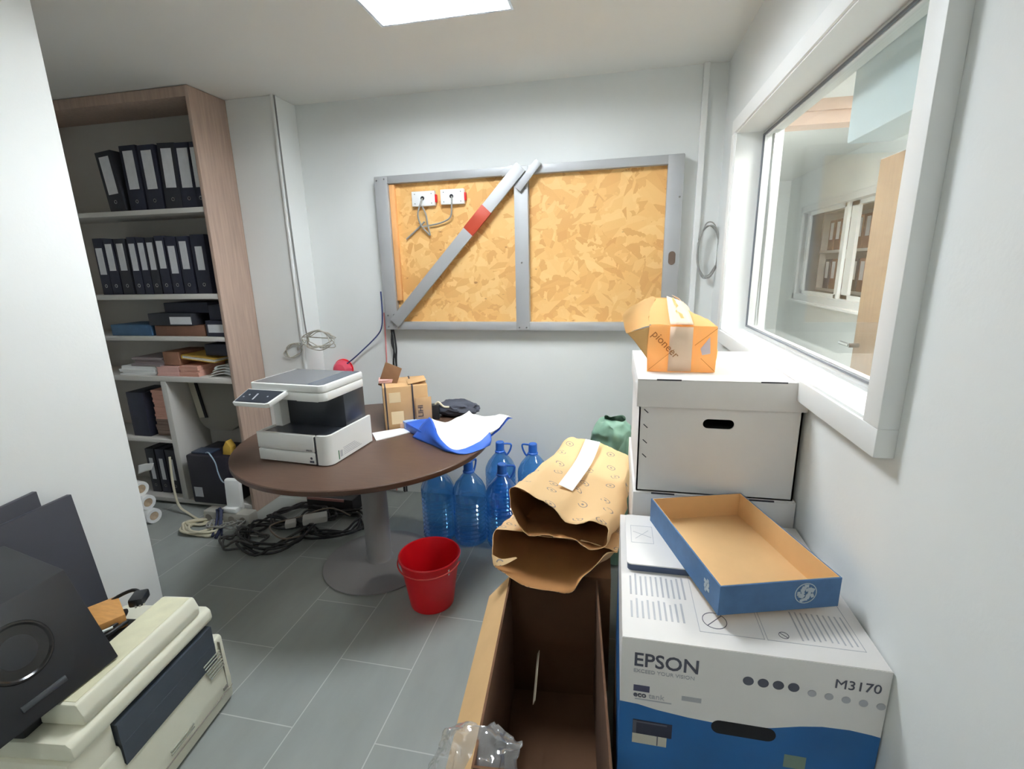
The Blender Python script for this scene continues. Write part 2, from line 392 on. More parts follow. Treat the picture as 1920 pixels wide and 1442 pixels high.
# ceilings: opening over the lamp housing of this room
LX0, LX1, LY0, LY1 = -1.015, -.435, 1.62, 2.215
struct('ceiling', MB().box(-3.9, LX0, -2.3, BY+.1, HC, HC+.12).box(LX1, .63, -2.3, BY+.1, HC, HC+.12)
       .box(LX0, LX1, -2.3, LY0, HC, HC+.12).box(LX0, LX1, LY1, BY+.1, HC, HC+.12), CEIL)
struct('wall_back', MB().box(-3.9, WX, BY, BY+.12, 0, HC), WALL)
struct('wall_left', MB().box(-3.9, -1.9, -2.2, 1.467, 0, HC), WALL)
struct('wall_far_left', MB().box(-3.9, -3.72, 1.467, BY, 0, HC), WALL)
struct('wall_front', MB().box(-1.9, WX, -2.3, -2.2, 0, HC), WALL)
OY0, OY1, OZ0, OZ1 = 1.085, 2.56, 1.25, 2.15
struct('wall_right', MB().box(WX, .72, -2.2, OY0, 0, HC).box(WX, .72, OY1, BY+.1, 0, HC).box(WX, .72, OY0, OY1, 0, OZ0).box(WX, .72, OY0, OY1, OZ1, HC), WALL)
struct('trim_1', MB().box(-2.335, -2.0, 2.80, BY, 0, HC, .004), WALL)         # boxed pilaster beside the bookcase
struct('trim_2', MB().box(.42, .452, 2.975, BY, 0, HC, .004), WHITE)          # cable trunking by the corner

# interior window
win = struct('window_1', MB().box(.635, .648, OY0, OY1, OZ0, OZ0+.03).box(.635, .648, OY0, OY1, OZ1-.03, OZ1)
             .box(.635, .648, OY0, OY0+.03, OZ0+.03, OZ1-.03).box(.635, .648, OY1-.03, OY1, OZ0+.03, OZ1-.03), FRAMEA)
g = MB(); t = .007
g.box(.628, .636, OY0+.02, OY1-.02, OZ0+.02, OZ0+.02+t).box(.628, .636, OY0+.02, OY1-.02, OZ1-.02-t, OZ1-.02)
g.box(.628, .636, OY0+.02, OY0+.02+t, OZ0+.027, OZ1-.027).box(.628, .636, OY1-.02-t, OY1-.02, OZ0+.027, OZ1-.027)
obj('gasket', g, GASK, win, smooth=0)
obj('pane', MB().box(.642, .647, OY0+.02, OY1-.02, OZ0+.02, OZ1-.02), PANE, win, smooth=0)
c = MB(); w = .06
c.box(.512, .55, OY0-w, OY1+w, OZ0-w, OZ0, .002).box(.512, .55, OY0-w, OY1+w, OZ1, OZ1+w, .002)
c.box(.512, .55, OY0-w, OY0, OZ0, OZ1, .002).box(.512, .55, OY1, OY1+w, OZ0, OZ1, .002)
obj('casing', c, WHITE, win)
c = MB()
c.box(.52, .635, OY0, OY1, OZ0, OZ0+.006).box(.52, .635, OY0, OY1, OZ1-.006, OZ1).box(.52, .635, OY0, OY0+.006, OZ0, OZ1).box(.52, .635, OY1-.006, OY1, OZ0, OZ1)
obj('lining', c, WHITE, win, smooth=0)
obj('glazing_bead', MB().box(.655, .668, OY1-.075, OY1-.06, OZ0+.03, OZ1-.03, .003), STEELD, win)

# room beyond the window
X2 = 2.2
struct('wall_next_far', MB().box(X2, X2+.1, -1, 4.45, 0, HC).box(X2, X2+.1, 6.72, 7.3, 0, HC).box(X2, X2+.1, 4.45, 6.72, 0, 1.19).box(X2, X2+.1, 4.45, 6.72, 2.13, HC), WALL)
struct('wall_next_back', MB().box(.62, X2+.7, 7.3, 7.4, 0, HC), WALL)
struct('wall_next_near', MB().box(.72, X2, -1.1, -1, 0, HC), WALL)
struct('wall_next_left', MB().box(.62, .72, BY+.1, 7.3, 0, HC), WALL)
struct('wall_niche', MB().box(X2+.55, X2+.65, 4.2, 7.3, 0, HC).box(X2+.1, X2+.55, 4.2, 4.3, 0, HC), WALL)
struct('ceiling_next', MB().box(.63, X2+.65, -1.1, 7.4, HC, HC+.12), CEIL)
struct('trim_3', MB().box(.72, X2, 2.985, 3.0, 2.32, 2.375).box(.72, X2, 3.0, 3.12, 2.26, 2.36), BEAMC)
struct('trim_4', MB().box(.72, X2, 3.0, 3.12, 2.36, HC), WHITE)
w2 = struct('window_2', MB().box(X2-.03, X2, 4.45, 6.72, 1.12, 1.19, .003).box(X2-.03, X2, 4.45, 6.72, 2.13, 2.20, .003)
            .box(X2-.03, X2, 6.66, 6.74, 1.12, 2.20, .003).box(X2-.03, X2, 4.42, 4.5, 1.12, 2.20, .003), FRAMEA)
obj('sliding_sash', MB().box(X2+.02, X2+.05, 5.58, 5.66, 1.19, 2.13).box(X2+.02, X2+.05, 6.56, 6.62, 1.19, 2.13).box(X2+.02, X2+.05, 5.62, 6.6, 1.19, 1.23).box(X2+.02, X2+.05, 5.62, 6.6, 2.09, 2.13), WHITE, w2)
obj('sliding_sash', MB().box(X2+.055, X2+.085, 5.44, 5.58, 1.19, 2.13).box(X2+.055, X2+.085, 4.5, 4.56, 1.19, 2.13).box(X2+.055, X2+.085, 4.5, 5.58, 1.19, 1.23).box(X2+.055, X2+.085, 4.5, 5.58, 2.09, 2.13), WHITE, w2)
obj('sill', MB().box(X2-.10, X2+.1, 4.4, 6.76, 1.10, 1.12), WHITE, w2)
rk = thing('bookshelf', 'far shelving seen through both interior windows, holding dark binders', 'shelf', (X2+.45, 5.6, 0))
obj('shelf_board', MB().box(X2+.26, X2+.55, 4.35, 6.8, 1.22, 1.25), SHELF, rk)
obj('shelf_board', MB().box(X2+.26, X2+.55, 4.35, 6.8, 1.66, 1.69), SHELF, rk)
obj('shelf_board', MB().box(X2+.26, X2+.55, 4.35, 6.8, 2.12, 2.15), SHELF, rk)
obj('side_panel', MB().box(X2+.26, X2+.55, 4.32, 4.35, 0, 2.2), SHELF, rk)
obj('side_panel', MB().box(X2+.26, X2+.55, 6.8, 6.83, 0, 2.2), SHELF, rk)
for r_, z in enumerate((1.25, 1.69)):
    for k in range(13):
        y = 4.5+k*.172
        bt = thing('ring_binder', 'dark binder with pale spine label on the %s far shelf, seen through both windows' % ('lower', 'upper')[r_], 'binder', (X2+.27, y, z), group='binders on the far shelf beyond the window, %s row' % ('lower', 'upper')[r_])
        obj('cover', MB().box(X2+.27, X2+.52, y-.07, y+.07, z, z+.34, .004), BRN if (k*7+r_) % 4 else NAVY, bt)
        obj('spine_label', MB().box(X2+.2685, X2+.27, y-.04, y+.04, z+.12, z+.31), LABEL, bt)
dr = struct('door_1', MB().box(1.28, 1.32, 2.0, 2.93, 0.0, 2.06, .003), DOORW)
h = MB().cyl((1.28, 2.87, 1.13), (1.23, 2.87, 1.13), .012).cyl((1.235, 2.87, 1.13), (1.235, 2.98, 1.13), .010)
obj('door_handle', h, STEELD, dr)
ac = thing('wall_cabinet', 'pale blue-white box with a dark slot hung beyond the window glass, top right', 'cabinet', (.80, 1.6, 1.93))
obj('body', MB().box(.722, .86, 1.3, 1.90, 1.94, 2.35, .01), mat('pale_blue_white', (214, 228, 232), .5), ac)
obj('slot', MB().box(.79, .802, 1.8995, 1.902, 1.99, 2.28), INKD, ac)

# ceiling lamps
def lamp(name, x0, x1, y0, y1, z, m, label, dim=None):
    L = thing(name, label, 'ceiling light', ((x0+x1)/2, (y0+y1)/2, z))
    h = MB(); h.box(x0, x1, y0, y1, z+.085, z+.10); t = .012
    h.box(x0, x0+t, y0, y1, z, z+.085).box(x1-t, x1, y0, y1, z, z+.085).box(x0+t, x1-t, y0, y0+t, z, z+.085).box(x0+t, x1-t, y1-t, y1, z, z+.085)
    obj('housing', h, REFL, L, smooth=0)
    n = 4
    for k in range(n):
        cx = x0+(x1-x0)*(k+.5)/n
        obj('tube', MB().cyl((cx, y0+.02, z+.030), (cx, y1-.02, z+.030), .020, 14), m, L)
    lv = MB()
    for k in range(1, n): cx = x0+(x1-x0)*k/n; lv.box(cx-.002, cx+.002, y0+t, y1-t, z+.004, z+.024)
    for k in range(1, 7): cy = y0+(y1-y0)*k/7; lv.box(x0+t, x1-t, cy-.0015, cy+.0015, z+.004, z+.014)
    obj('louvre', lv, REFL, L, smooth=0)
    return L
lamp('ceiling_lamp', LX0, LX1, LY0, LY1, HC, LAMP, 'bright recessed fluorescent ceiling lamp at the top of the photo')
lamp('ceiling_lamp', -1.0, -.42, -1.2, -.6, HC-.101, LAMP_FILL, 'unseen fluorescent fill lamp added behind the viewer')  # added fill lamp, out of view, raises the ambient light
lamp('ceiling_lamp', 1.15, 1.75, 1.7, 2.3, HC-.101, LAMP3, 'white fluorescent ceiling lamp in the room beyond the window, near end')
lamp('ceiling_lamp', 1.15, 1.75, 3.5, 4.1, HC-.101, LAMP3, 'white fluorescent ceiling lamp in the room beyond the window, far end')

# ================================================================ BOOKCASE
CX0, CX1, CF, CB = -3.7, -2.335, 2.53, 2.82
bc = thing('bookcase', 'tall ash-laminate bookcase full of binders, against the back left corner', 'bookcase', ((CX0+CX1)/2, 2.67, 0))
obj('side_panel', MB().box(CX1-.022, CX1, CF, CB, 0, HC-.003, .0015), WOOD, bc)
obj('side_panel', MB().box(CX0, CX0+.022, CF, CB, 0, HC-.003, .0015), WOOD, bc)
obj('top_panel', MB().box(CX0+.022, CX1-.022, CF, CB-.012, 2.532, HC-.004, .0015), WOOD, bc)
obj('back_panel', MB().box(CX0+.022, CX1-.022, CB-.012, CB-.002, 0, 2.532), BACKP, bc)
SZ = {'a': (1.927, 1.955), 'b': (1.425, 1.455), 'c': (1.163, 1.19), 'd': (.893, .926)}
for k in 'abcd':
    obj('shelf', MB().box(CX0+.022, CX1-.022, CF+.004, CB-.012, SZ[k][0], SZ[k][1], .0015), SHELF, bc)
obj('divider', MB().box(-2.912, -2.868, CF+.004, CB-.012, .05, .893, .0015), SHELF, bc)
obj('shelf', MB().box(CX0+.022, -2.912, CF+.004, CB-.012, .462, .486, .0015), SHELF, bc)
obj('bottom_panel', MB().box(CX0+.022, CX1-.022, CF+.004, CB-.012, .02, .05, .0015), SHELF, bc)
gm = MB(); disc(gm, (CX1-.0225, 2.70, .755), .03, ax='x', t=.003)
obj('cable_grommet', gm, BLACKP, bc, label='black round cable grommet')

ORD = ['first', 'second', 'third', 'fourth', 'fifth', 'sixth', 'seventh', 'eighth', 'ninth', 'tenth', 'eleventh']
def binder(x, z, w, hgt, lean, label, group, m=NAVY, lw=.06, lh=.19, ltop=.03, depth=.2, yf=2.58):
    t = thing('lever_arch_binder', label, 'binder', (x, yf, z), 0, group)
    M = tr(x, yf, z) @ ry(lean)
    if lean > 0: M = tr(x, yf, z+w/2*math.sin(lean)) @ ry(lean)
    elif lean < 0: M = tr(x, yf, z-w/2*math.sin(lean)) @ ry(lean)
    b = MB().box(-w/2, -w/2+.003, 0, depth, 0, hgt, .001, M=M).box(w/2-.003, w/2, 0, depth, 0, hgt, .001, M=M).box(-w/2, w/2, -.001, .003, 0, hgt, .001, M=M)
    b.box(-w/2+.004, w/2-.004, .004, depth-.004, .002, hgt-.004, M=M)
    obj('cover', b, m, t)
    obj('spine_label', MB().box(-lw/2, lw/2, -.0022, -.001, hgt-ltop-lh, hgt-ltop, M=M), LABEL, t)
    rg = MB(); disc(rg, (0, -.002, .055), .011, r_in=.007, M=M)
    obj('finger_ring', rg, STEELD, t)
    return t
tops = [(-3.02, .125, .345, -.10), (-2.865, .125, .37, -.01), (-2.735, .125, .365, -.005), (-2.605, .125, .365, .03), (-2.478, .115, .36, .02), (-2.408, .07, .36, 0)]
sides = 'leftmost', 'second from left', 'third from left', 'fourth from left', 'fifth from left', 'rightmost'
for k, (x, w, hh, ln) in enumerate(tops):
    if k == 4: x = -2.49
    binder(x, 1.956, w-.008, hh, ln, 'dark lever-arch binder on the top bookcase shelf, %s there' % sides[k] + (', leaning' if k == 0 else ''), 'binders on the top bookcase shelf', NAVY if k % 3 else CHAR, lw=.072 if w > .1 else .04, lh=.215, ltop=.03)
row2 = [-3.235, -3.155, -3.067, -2.975, -2.905, -2.838, -2.764, -2.682, -2.594, -2.485, -2.40]
rr2 = [0.03, .0, .0, -.01, .0, .0, .0, -.025, .0, -.04, 0]
for k, x in enumerate(row2[:10]):
    w = min((row2[k]-row2[k-1]) if k else .08, row2[k+1]-x)-.006
    if k == 9: w = .10
    binder(x, 1.456, w, .345 if k % 3 else .352, 0, 'dark navy binder on the second bookcase shelf, %s from the left' % ORD[k], 'binders on the second bookcase shelf', CHAR if k in (2, 5) else NAVY, lw=min(w*.68, .05), lh=.165 if k < 9 else .14, ltop=.03+abs(rr2[k]))

def flat(name, label, cat, box, m, group=None, rot=0.0, lab=None, bev=.003):
    x0, x1, y0, y1, z0, z1 = box
    t = thing(name, label, cat, ((x0+x1)/2, (y0+y1)/2, z0), rot, group)
    M = tr((x0+x1)/2, (y0+y1)/2, z0) @ rz(rot)
    hx, hy = (x1-x0)/2, (y1-y0)/2
    obj('cover', MB().box(-hx, hx, -hy, hy, 0, z1-z0, bev, M=M), m, t)
    if lab:
        a, b_, z_, zz = lab
        obj('spine_label', MB().box(a, b_, -hy-.0015, -hy, z_, zz, M=M), LABEL, t)
    return t
# third shelf: binders lying flat
flat('lever_arch_binder', 'blue binder lying flat at the left end of the third bookcase shelf', 'binder', (-3.25, -2.93, 2.56, 2.78, 1.191, 1.262), TEAL)
flat('lever_arch_binder', 'brown binder lying flat mid third shelf, under a labelled dark binder', 'binder', (-2.90, -2.52, 2.56, 2.78, 1.191, 1.258), BRN)
flat('lever_arch_binder', 'dark binder with a white label lying on the brown binder', 'binder', (-2.93, -2.60, 2.555, 2.78, 1.259, 1.335), CHAR, lab=(.0, .16, .008, .055))
flat('lever_arch_binder', 'dark binder lying on the labelled one, topmost of the third shelf', 'binder', (-2.83, -2.50, 2.59, 2.78, 1.336, 1.40), NAVY)
flat('lever_arch_binder', 'navy binder with a white label lying at the right end of the third shelf', 'binder', (-2.505, -2.362, 2.555, 2.78, 1.191, 1.29), NAVY, lab=(-.055, .065, .025, .075))
flat('lever_arch_binder', 'navy binder lying above the white-labelled one, right end of third shelf', 'binder', (-2.49, -2.365, 2.58, 2.78, 1.291, 1.385), NAVY)
# fourth shelf: papers and folders
def stack(name, label, cat, x0, x1, y0, y1, z0, n, th, m, jit=.01, group=None, rot=0.0):
    b = MB(); r = random.Random(hash(label) % 1000 if False else len(label)*13+n)
    cx, cy = (x0+x1)/2, (y0+y1)/2; hx, hy = (x1-x0)/2, (y1-y0)/2
    for k in range(n):
        M = tr(cx+r.uniform(-jit, jit), cy+r.uniform(-jit, jit)*.6, z0+k*th) @ rz(rot+r.uniform(-.04, .04))
        b.box(-hx, hx, -hy, hy, 0, th*.96, M=M)
    return tag(obj(name, b, m, smooth=0), label, cat, group)
stack('paper_stack', 'loose white paper stack at the left end of the fourth bookcase shelf', 'paper', -3.24, -2.96, 2.56, 2.78, .927, 6, .010, PAPER, .012)
stack('file_folder', 'grey file folders lying on the loose white papers', 'folder', -3.14, -2.90, 2.57, 2.78, .988, 4, .014, mat('mauve_grey', (150, 138, 140), .7), .02)
stack('paper_stack', 'pink paper stack on the fourth bookcase shelf', 'paper', -2.94, -2.77, 2.555, 2.78, .927, 5, .013, PINK, .004)
stack('paper_stack', 'peach paper stack beside the pink stack on the fourth shelf', 'paper', -2.765, -2.62, 2.555, 2.78, .927, 5, .014, PINK2, .004)
flat('folder_box', 'brown card folder box lying on the pink papers', 'folder', (-2.89, -2.765, 2.57, 2.78, .997, 1.085), mat('tan_brown', (150, 108, 84), .7))
yf = thing('file_folder', 'yellow folder lying tilted between brown folder box and navy binder', 'folder', (-2.65, 2.66, 1.0))
obj('cover', MB().box(-.125, .125, -.10, .10, 0, .004, M=tr(-2.625, 2.67, 1.030) @ ry(.10)).box(-.125, .125, -.10, .10, .022, .026, M=tr(-2.625, 2.67, 1.030) @ ry(.10)).box(-.125, -.122, -.1, .1, 0, .026, M=tr(-2.625, 2.67, 1.030) @ ry(.10)), YEL, yf)
obj('papers', MB().box(-.12, .118, -.095, .095, .005, .020, M=tr(-2.625, 2.67, 1.030) @ ry(.10)), PAPER, yf)
flat('lever_arch_binder', 'navy binder lying at the right end of the fourth bookcase shelf', 'binder', (-2.585, -2.362, 2.60, 2.79, 1.06, 1.135), NAVY)
pf = MB()
for k in range(4):
    pf.grid([[(-2.55+.01*k, y, .930+.016*k), (-2.50, y, .945+.017*k), (-2.43, y, .955+.016*k), (-2.365, y, .935+.018*k)] for y in (2.56+.006*k, 2.67, 2.78)], sub=3)
ps = solid(tag(obj('plastic_wallet', pf, PAPER), 'curled white plastic wallets at the right end of the fourth shelf', 'wallet'), .004)
# lower left compartment
flat('lever_arch_binder', 'dark binder lying left in the upper left compartment below the shelves', 'binder', (-3.26, -3.12, 2.57, 2.79, .487, .80), NAVY)
stack('paper_stack', 'brownish paper pile in the left compartment, under the pink one', 'paper', -3.09, -2.93, 2.60, 2.79, .487, 6, .02, mat('dull_brown_paper', (140, 118, 108), .8), .008)
stack('paper_stack', 'pale pink paper pile in the left compartment, upper pile', 'paper', -3.08, -2.935, 2.60, 2.79, .609, 12, .017, PINK2, .006)
for k, x in enumerate((-3.20, -3.115, -3.03, -2.955)):
    binder(x, .051, .075, .33, 0, 'dark binder in the bottom left compartment, %s from the left' % ORD[k], 'binders in the bottom left compartment', NAVY if k % 2 else CHAR, lw=.032, lh=.16, ltop=.07, yf=2.60, depth=.18)
wp = MB().grid([[(-3.26, 2.535, .21), (-3.2, 2.545, .23), (-3.13, 2.535, .255)], [(-3.26, 2.55, .27), (-3.2, 2.56, .285), (-3.12, 2.55, .30)]], sub=4, amp=.006)
solid(tag(obj('plastic_wallet', wp, PAPER), 'white plastic sheet stuck out in front of the bottom left binders', 'wallet'), .002)
# right compartment: beige appliance, black tower
bg = thing('plastic_appliance', 'beige plastic appliance with a dark slot hung in the right lower compartment', 'appliance', (-2.82, 2.75, .52))
ol = [(-2.86, .888), (-2.50, .888), (-2.50, .56), (-2.58, .51), (-2.76, .51), (-2.80, .53), (-2.83, .57)]
obj('body', MB().prism(ol, 2.70, 2.807, 'y', .006), GREYP, bg)
obj('front_strip', MB().box(-.026, .026, -.006, .0, 0, .27, .002, M=tr(-2.80, 2.70, .60) @ ry(-.16)), BEIGE, bg)
obj('slot', MB().box(-.011, .011, -.0075, .0, 0, .27, .001, M=tr(-2.765, 2.70, .60) @ ry(-.16)), DARKH, bg)
tw = thing('computer_tower', 'black computer tower standing in the right lower bookcase compartment', 'computer', (-2.68, 2.6, .051))
obj('case', MB().box(-2.79, -2.47, 2.50, 2.78, .051, .40, .012), mat('tower_black', (36, 34, 46), .45), tw)
obj('sticker', MB().box(-2.765, -2.70, 2.4985, 2.501, .10, .17), INKL, tw, label='pale grey sticker')
obj('top_bracket', MB().box(-2.77, -2.62, 2.53, 2.62, .40, .412, .003), mat('steel_blue_dark', (58, 70, 92), .4), tw)
yb = tag(obj('tape_roll', MB().prism([(-2.455, .401), (-2.395, .401), (-2.385, .455), (-2.415, .50), (-2.445, .455)], 2.52, 2.57, 'y', .004), YEL), 'small yellow piece lying on top of the black computer tower', 'holder')
yb.data.transform(tr(-.075, .02, 0))
tag(obj('network_cable', MB().tube([(-2.62, 2.50, .425), (-2.58, 2.485, .43), (-2.54, 2.48, .37), (-2.52, 2.47, .30), (-2.48, 2.45, .255), (-2.42, 2.43, .25), (-2.39, 2.42, .25)], .004), mat('pale_blue_cable', (150, 170, 186), .5)), 'thin pale blue cable from the black tower to the white router', 'cable')
rt = thing('router', 'white router standing on the power strip in front of the black tower', 'router', (-2.345, 2.40, .09))
obj('body', MB().box(-.05, .05, -.018, .018, 0, .20, .014, M=tr(-2.345, 2.385, .115) @ ry(.06) @ rz(.2), seg=3), WHITE, rt)
obj('feet', MB().box(-2.41, -2.31, 2.34, 2.42, .095, .125, .004), WHITE, rt)
px = thing('power_strip', 'white power strip lying under the router on the bottom of the bookcase', 'power strip', (-2.4, 2.40, 0))
obj('body', MB().box(-2.56, -2.22, 2.34, 2.42, .0, .094, .01), mat('strip_grey', (176, 174, 166), .5), px)
for k in range(4):
    sk = MB(); disc(sk, (-2.52+.085*k, 2.3395, .05), .024, ax='y', t=.002); obj('socket', sk, GREYP, px)
for k, (x, y, z) in enumerate(((-2.958, 2.30, .234), (-2.925, 2.30, .141), (-2.90, 2.30, .047))):
    nm = ('topmost of the three', 'middle of the three', 'lowest of three')[k]
    t = thing('paper_roll', 'white paper roll end poking out behind the wall, %s' % nm, 'paper roll', (x, y, z), 0, 'paper rolls behind the wall end')
    d = Vector((-.93, .16, 0)).normalized(); p = Vector((x, y, z))
    a = MB(); q = d.to_track_quat('Z', 'Y').to_matrix().to_4x4()
    a.lathe([(.028, 0), (.046, 0), (.048, .003), (.048, .34), (.028, .34), (.028, 0)], M=Matrix.Translation(p) @ q, cap=False, seg=28)
    obj('paper', a, PAPER, t)
    obj('core', MB().lathe([(.004, .006), (.0275, .004), (.0275, .336), (.004, .336)], M=Matrix.Translation(p) @ q, cap=True, seg=24), mat('roll_core', (186, 164, 138), .8, var=.15, scale=40), t)

# ================================================================ CABLES ON THE FLOOR AND WALLS
def coil(c, R, n, r, seed, squash=.7, zj=.012, z0=None, rot=0.0):
    q = random.Random(seed); P = []
    for k in range(int(n*9)):
        a = 2*PI*k/9; rr = R*(1+q.uniform(-.22, .22)); ox, oy = q.uniform(-.02, .02), q.uniform(-.02, .02)
        u, v = rr*math.cos(a)+ox, rr*squash*math.sin(a)+oy
        P.append((c[0]+u*math.cos(rot)-v*math.sin(rot), c[1]+u*math.sin(rot)+v*math.cos(rot), c[2]+r+abs(q.gauss(0, zj))+.004*(k//9)))
    return P
tag(obj('extension_cable', MB().tube([(-2.86, 2.45, .40), (-2.865, 2.44, .2), (-2.84, 2.43, .06), (-2.76, 2.42, .012), (-2.62, 2.36, .012), (-2.53, 2.33, .02)] + coil((-2.5, 2.27, .0), .125, 5.5, .0075, 3, .62), .0075, sub=4), CABW), 'thick cream cable dropping past the black tower into a floor coil', 'cable')
tag(obj('network_cable', MB().tube(coil((-2.36, 2.30, .03), .10, 4, .005, 8, .6, .02) + [(-2.2, 2.25, .02), (-2.08, 2.24, .02)], .005, sub=4), CABG), 'thin grey cable looped in front of the white power strip', 'cable')
tag(obj('cable_bundle', MB().tube([(-2.42, 2.335, .13), (-2.405, 2.325, .10), (-2.385, 2.29, .06), (-2.36, 2.25, .03), (-2.335, 2.19, .014)], .010).tube([(-2.44, 2.335, .12), (-2.43, 2.32, .085), (-2.40, 2.27, .05), (-2.37, 2.20, .014)], .008).tube([(-2.40, 2.335, .12), (-2.39, 2.31, .085), (-2.36, 2.27, .04), (-2.32, 2.22, .014)], .006), mat('cable_navy', (38, 46, 76), .5)), 'dark blue cable bundle crossing the cream floor coil', 'cable')
for k, (cx, cy, R, n, sd, mm, nm) in enumerate((( -1.98, 2.26, .21, 6, 11, CABK, 'black cable coil on the floor left of the table base, nearest the white wall'),
        (-1.70, 2.44, .20, 6, 12, CABK, 'black cable coil on the floor around the white adapter'),
        (-1.95, 2.50, .19, 5, 13, mat('cable_charcoal', (52, 52, 54), .5), 'charcoal cable heap on the floor behind the black coils'),
        (-2.12, 2.18, .13, 2, 14, mat('cable_dark_grey', (70, 70, 70), .5), 'dark grey cable loop on the floor beside the blue bundle'))):
    tag(obj('power_cable', MB().tube(coil((cx, cy, .0), R, n, .007, sd, .75, .03), .007, sub=4, seg=6), mm), nm, 'cable')
tag(obj('power_cable', MB().tube([(-1.62, 2.52, .05), (-1.75, 2.50, .10), (-1.9, 2.40, .08), (-2.0, 2.30, .08), (-1.97, 2.22, .09), (-1.85, 2.17, .07), (-1.75, 2.25, .06)], .005), mat('cable_brownish', (120, 108, 96), .5)), 'thin brownish cable lying over the black cable coils', 'cable')
ad = thing('power_adapter', 'pale grey power adapter lying on the black cable coils', 'adapter', (-1.76, 2.38, .08))
obj('body', MB().box(-.07, .07, -.04, .04, 0, .04, .008, M=tr(-1.76, 2.36, .085) @ rz(.55)), mat('adapter_grey', (186, 184, 178), .5), ad)
obj('plug', MB().box(-.03, .03, -.028, .028, 0, .035, .006, M=tr(-1.88, 2.29, .08) @ rz(.55)), mat('adapter_grey', (186, 184, 178), .5), ad)
fb = thing('low_box', 'dark low box with a pink top edge under the table near the back wall', 'box', (-2.07, 2.78, 0))
obj('body', MB().box(-2.0, -1.66, 2.62, 2.86, 0, .10, .004), mat('dark_box', (44, 40, 42), .7), fb)
obj('rim', MB().box(-1.99, -1.72, 2.612, 2.622, .085, .102, .001), mat('dusty_pink', (170, 120, 116), .7), fb, label='dusty pink top edge')

# column cable and coils
cc = MB().tube([(-1.992, 2.795, 2.585), (-1.99, 2.793, 2.2), (-1.985, 2.793, 1.7), (-1.975, 2.793, 1.3), (-1.965, 2.79, 1.15), (-1.96, 2.785, 1.12), (-1.93, 2.78, 1.10)], .0045)
tag(obj('wall_cable', cc, mat('cable_dim', (120, 120, 118), .5)), 'thin grey cable running down the white column edge beside the bookcase', 'cable')
q = random.Random(5); P = []
for k in range(40):
    a = 2*PI*k/8; R = .085*(1+q.uniform(-.3, .3))
    P.append((-1.865+R*1.15*math.cos(a)+q.uniform(-.012, .012), 2.76+q.uniform(-.02, .02), 1.145+R*.62*math.sin(a)+q.uniform(-.012, .012)))
tag(obj('cable_coil', MB().tube([(-1.97, 2.79, 1.16)] + P, .0032, sub=4, seg=6), mat('cable_ivory', (176, 172, 160), .5)), 'ivory thin cable coil hanging off the white column edge', 'cable')
P = []
for k in range(20):
    a = 2*PI*k/7; R = .05*(1+q.uniform(-.3, .3))
    P.append((-2.08+R*1.1*math.cos(a)+.4*(R*math.sin(a)), 2.785+q.uniform(-.008, .008), 1.07+R*.9*math.sin(a)))
tag(obj('cable_coil', MB().tube([(-1.98, 2.79, 1.13)] + P, .003, sub=4, seg=6), mat('cable_ivory', (176, 172, 160), .5)), 'small pale cable coil on the column face, left of the ivory coil', 'cable')
pl = tag(obj('cable_trunking', MB().box(-2.015, -2.0, 2.786, 2.8, 0, HC, .002), WHITE), 'slim white cable trunking running up the column corner', 'trunking')
tag(obj('network_cable', MB().tube([(-1.485, 2.925, 1.44), (-1.487, 2.925, 1.3), (-1.50, 2.925, 1.21), (-1.55, 2.95, 1.15), (-1.66, 2.97, 1.06), (-1.79, 2.97, .96), (-1.93, 2.97, .88)], .0045), CABB), 'dark blue cable sagging from the chipboard panel frame to the printer table', 'cable')
tag(obj('network_cable', MB().tube([(-1.495, 2.965, 1.30), (-1.50, 2.965, 1.1), (-1.51, 2.965, .8), (-1.51, 2.965, .3), (-1.51, 2.965, .02)], .0045), CABR), 'faded red cable running straight down below the panel frame', 'cable')
tag(obj('power_cable', MB().tube([(-1.445, 2.95, 1.19), (-1.44, 2.955, 1.05), (-1.455, 2.96, .9), (-1.45, 2.96, .3), (-1.45, 2.96, .02)], .006).tube([(-1.43, 2.95, 1.19), (-1.425, 2.96, 1.06), (-1.435, 2.96, .9), (-1.43, 2.96, .3), (-1.43, 2.96, .02)], .006).tube([(-1.437, 2.945, 1.19), (-1.45, 2.95, 1.1), (-1.43, 2.95, .95), (-1.44, 2.95, .3), (-1.44, 2.95, .02)], .005), CABK), 'black cables hanging below the lower left frame corner', 'cable')
P = [(.50+.055*math.cos(2*PI*k/10)*(1+.06*math.sin(k*1.7)), 2.95+.012*math.sin(k*2.1), 1.64+.145*math.sin(2*PI*k/10)*(1+.08*math.cos(k))) for k in range(30)]
tag(obj('cable_coil', MB().tube(P, .004, sub=4), CABG), 'pale cable loop hanging in the corner between panel and window', 'cable')
al = thing('alarm_bell', 'round red dome on the back wall just above the white table printer', 'alarm', (-1.83, 2.97, .90))
obj('dome', MB().lathe([(.066, 0), (.066, .02), (.06, .045), (.045, .065), (.02, .076), (.002, .078)], M=tr(-1.85, 3.0, .905) @ rx(PI/2)), PINKR, al)
obj('base', MB().lathe([(.072, 0), (.072, .012)], M=tr(-1.85, 3.003, .905) @ rx(PI/2)), REDP, al)

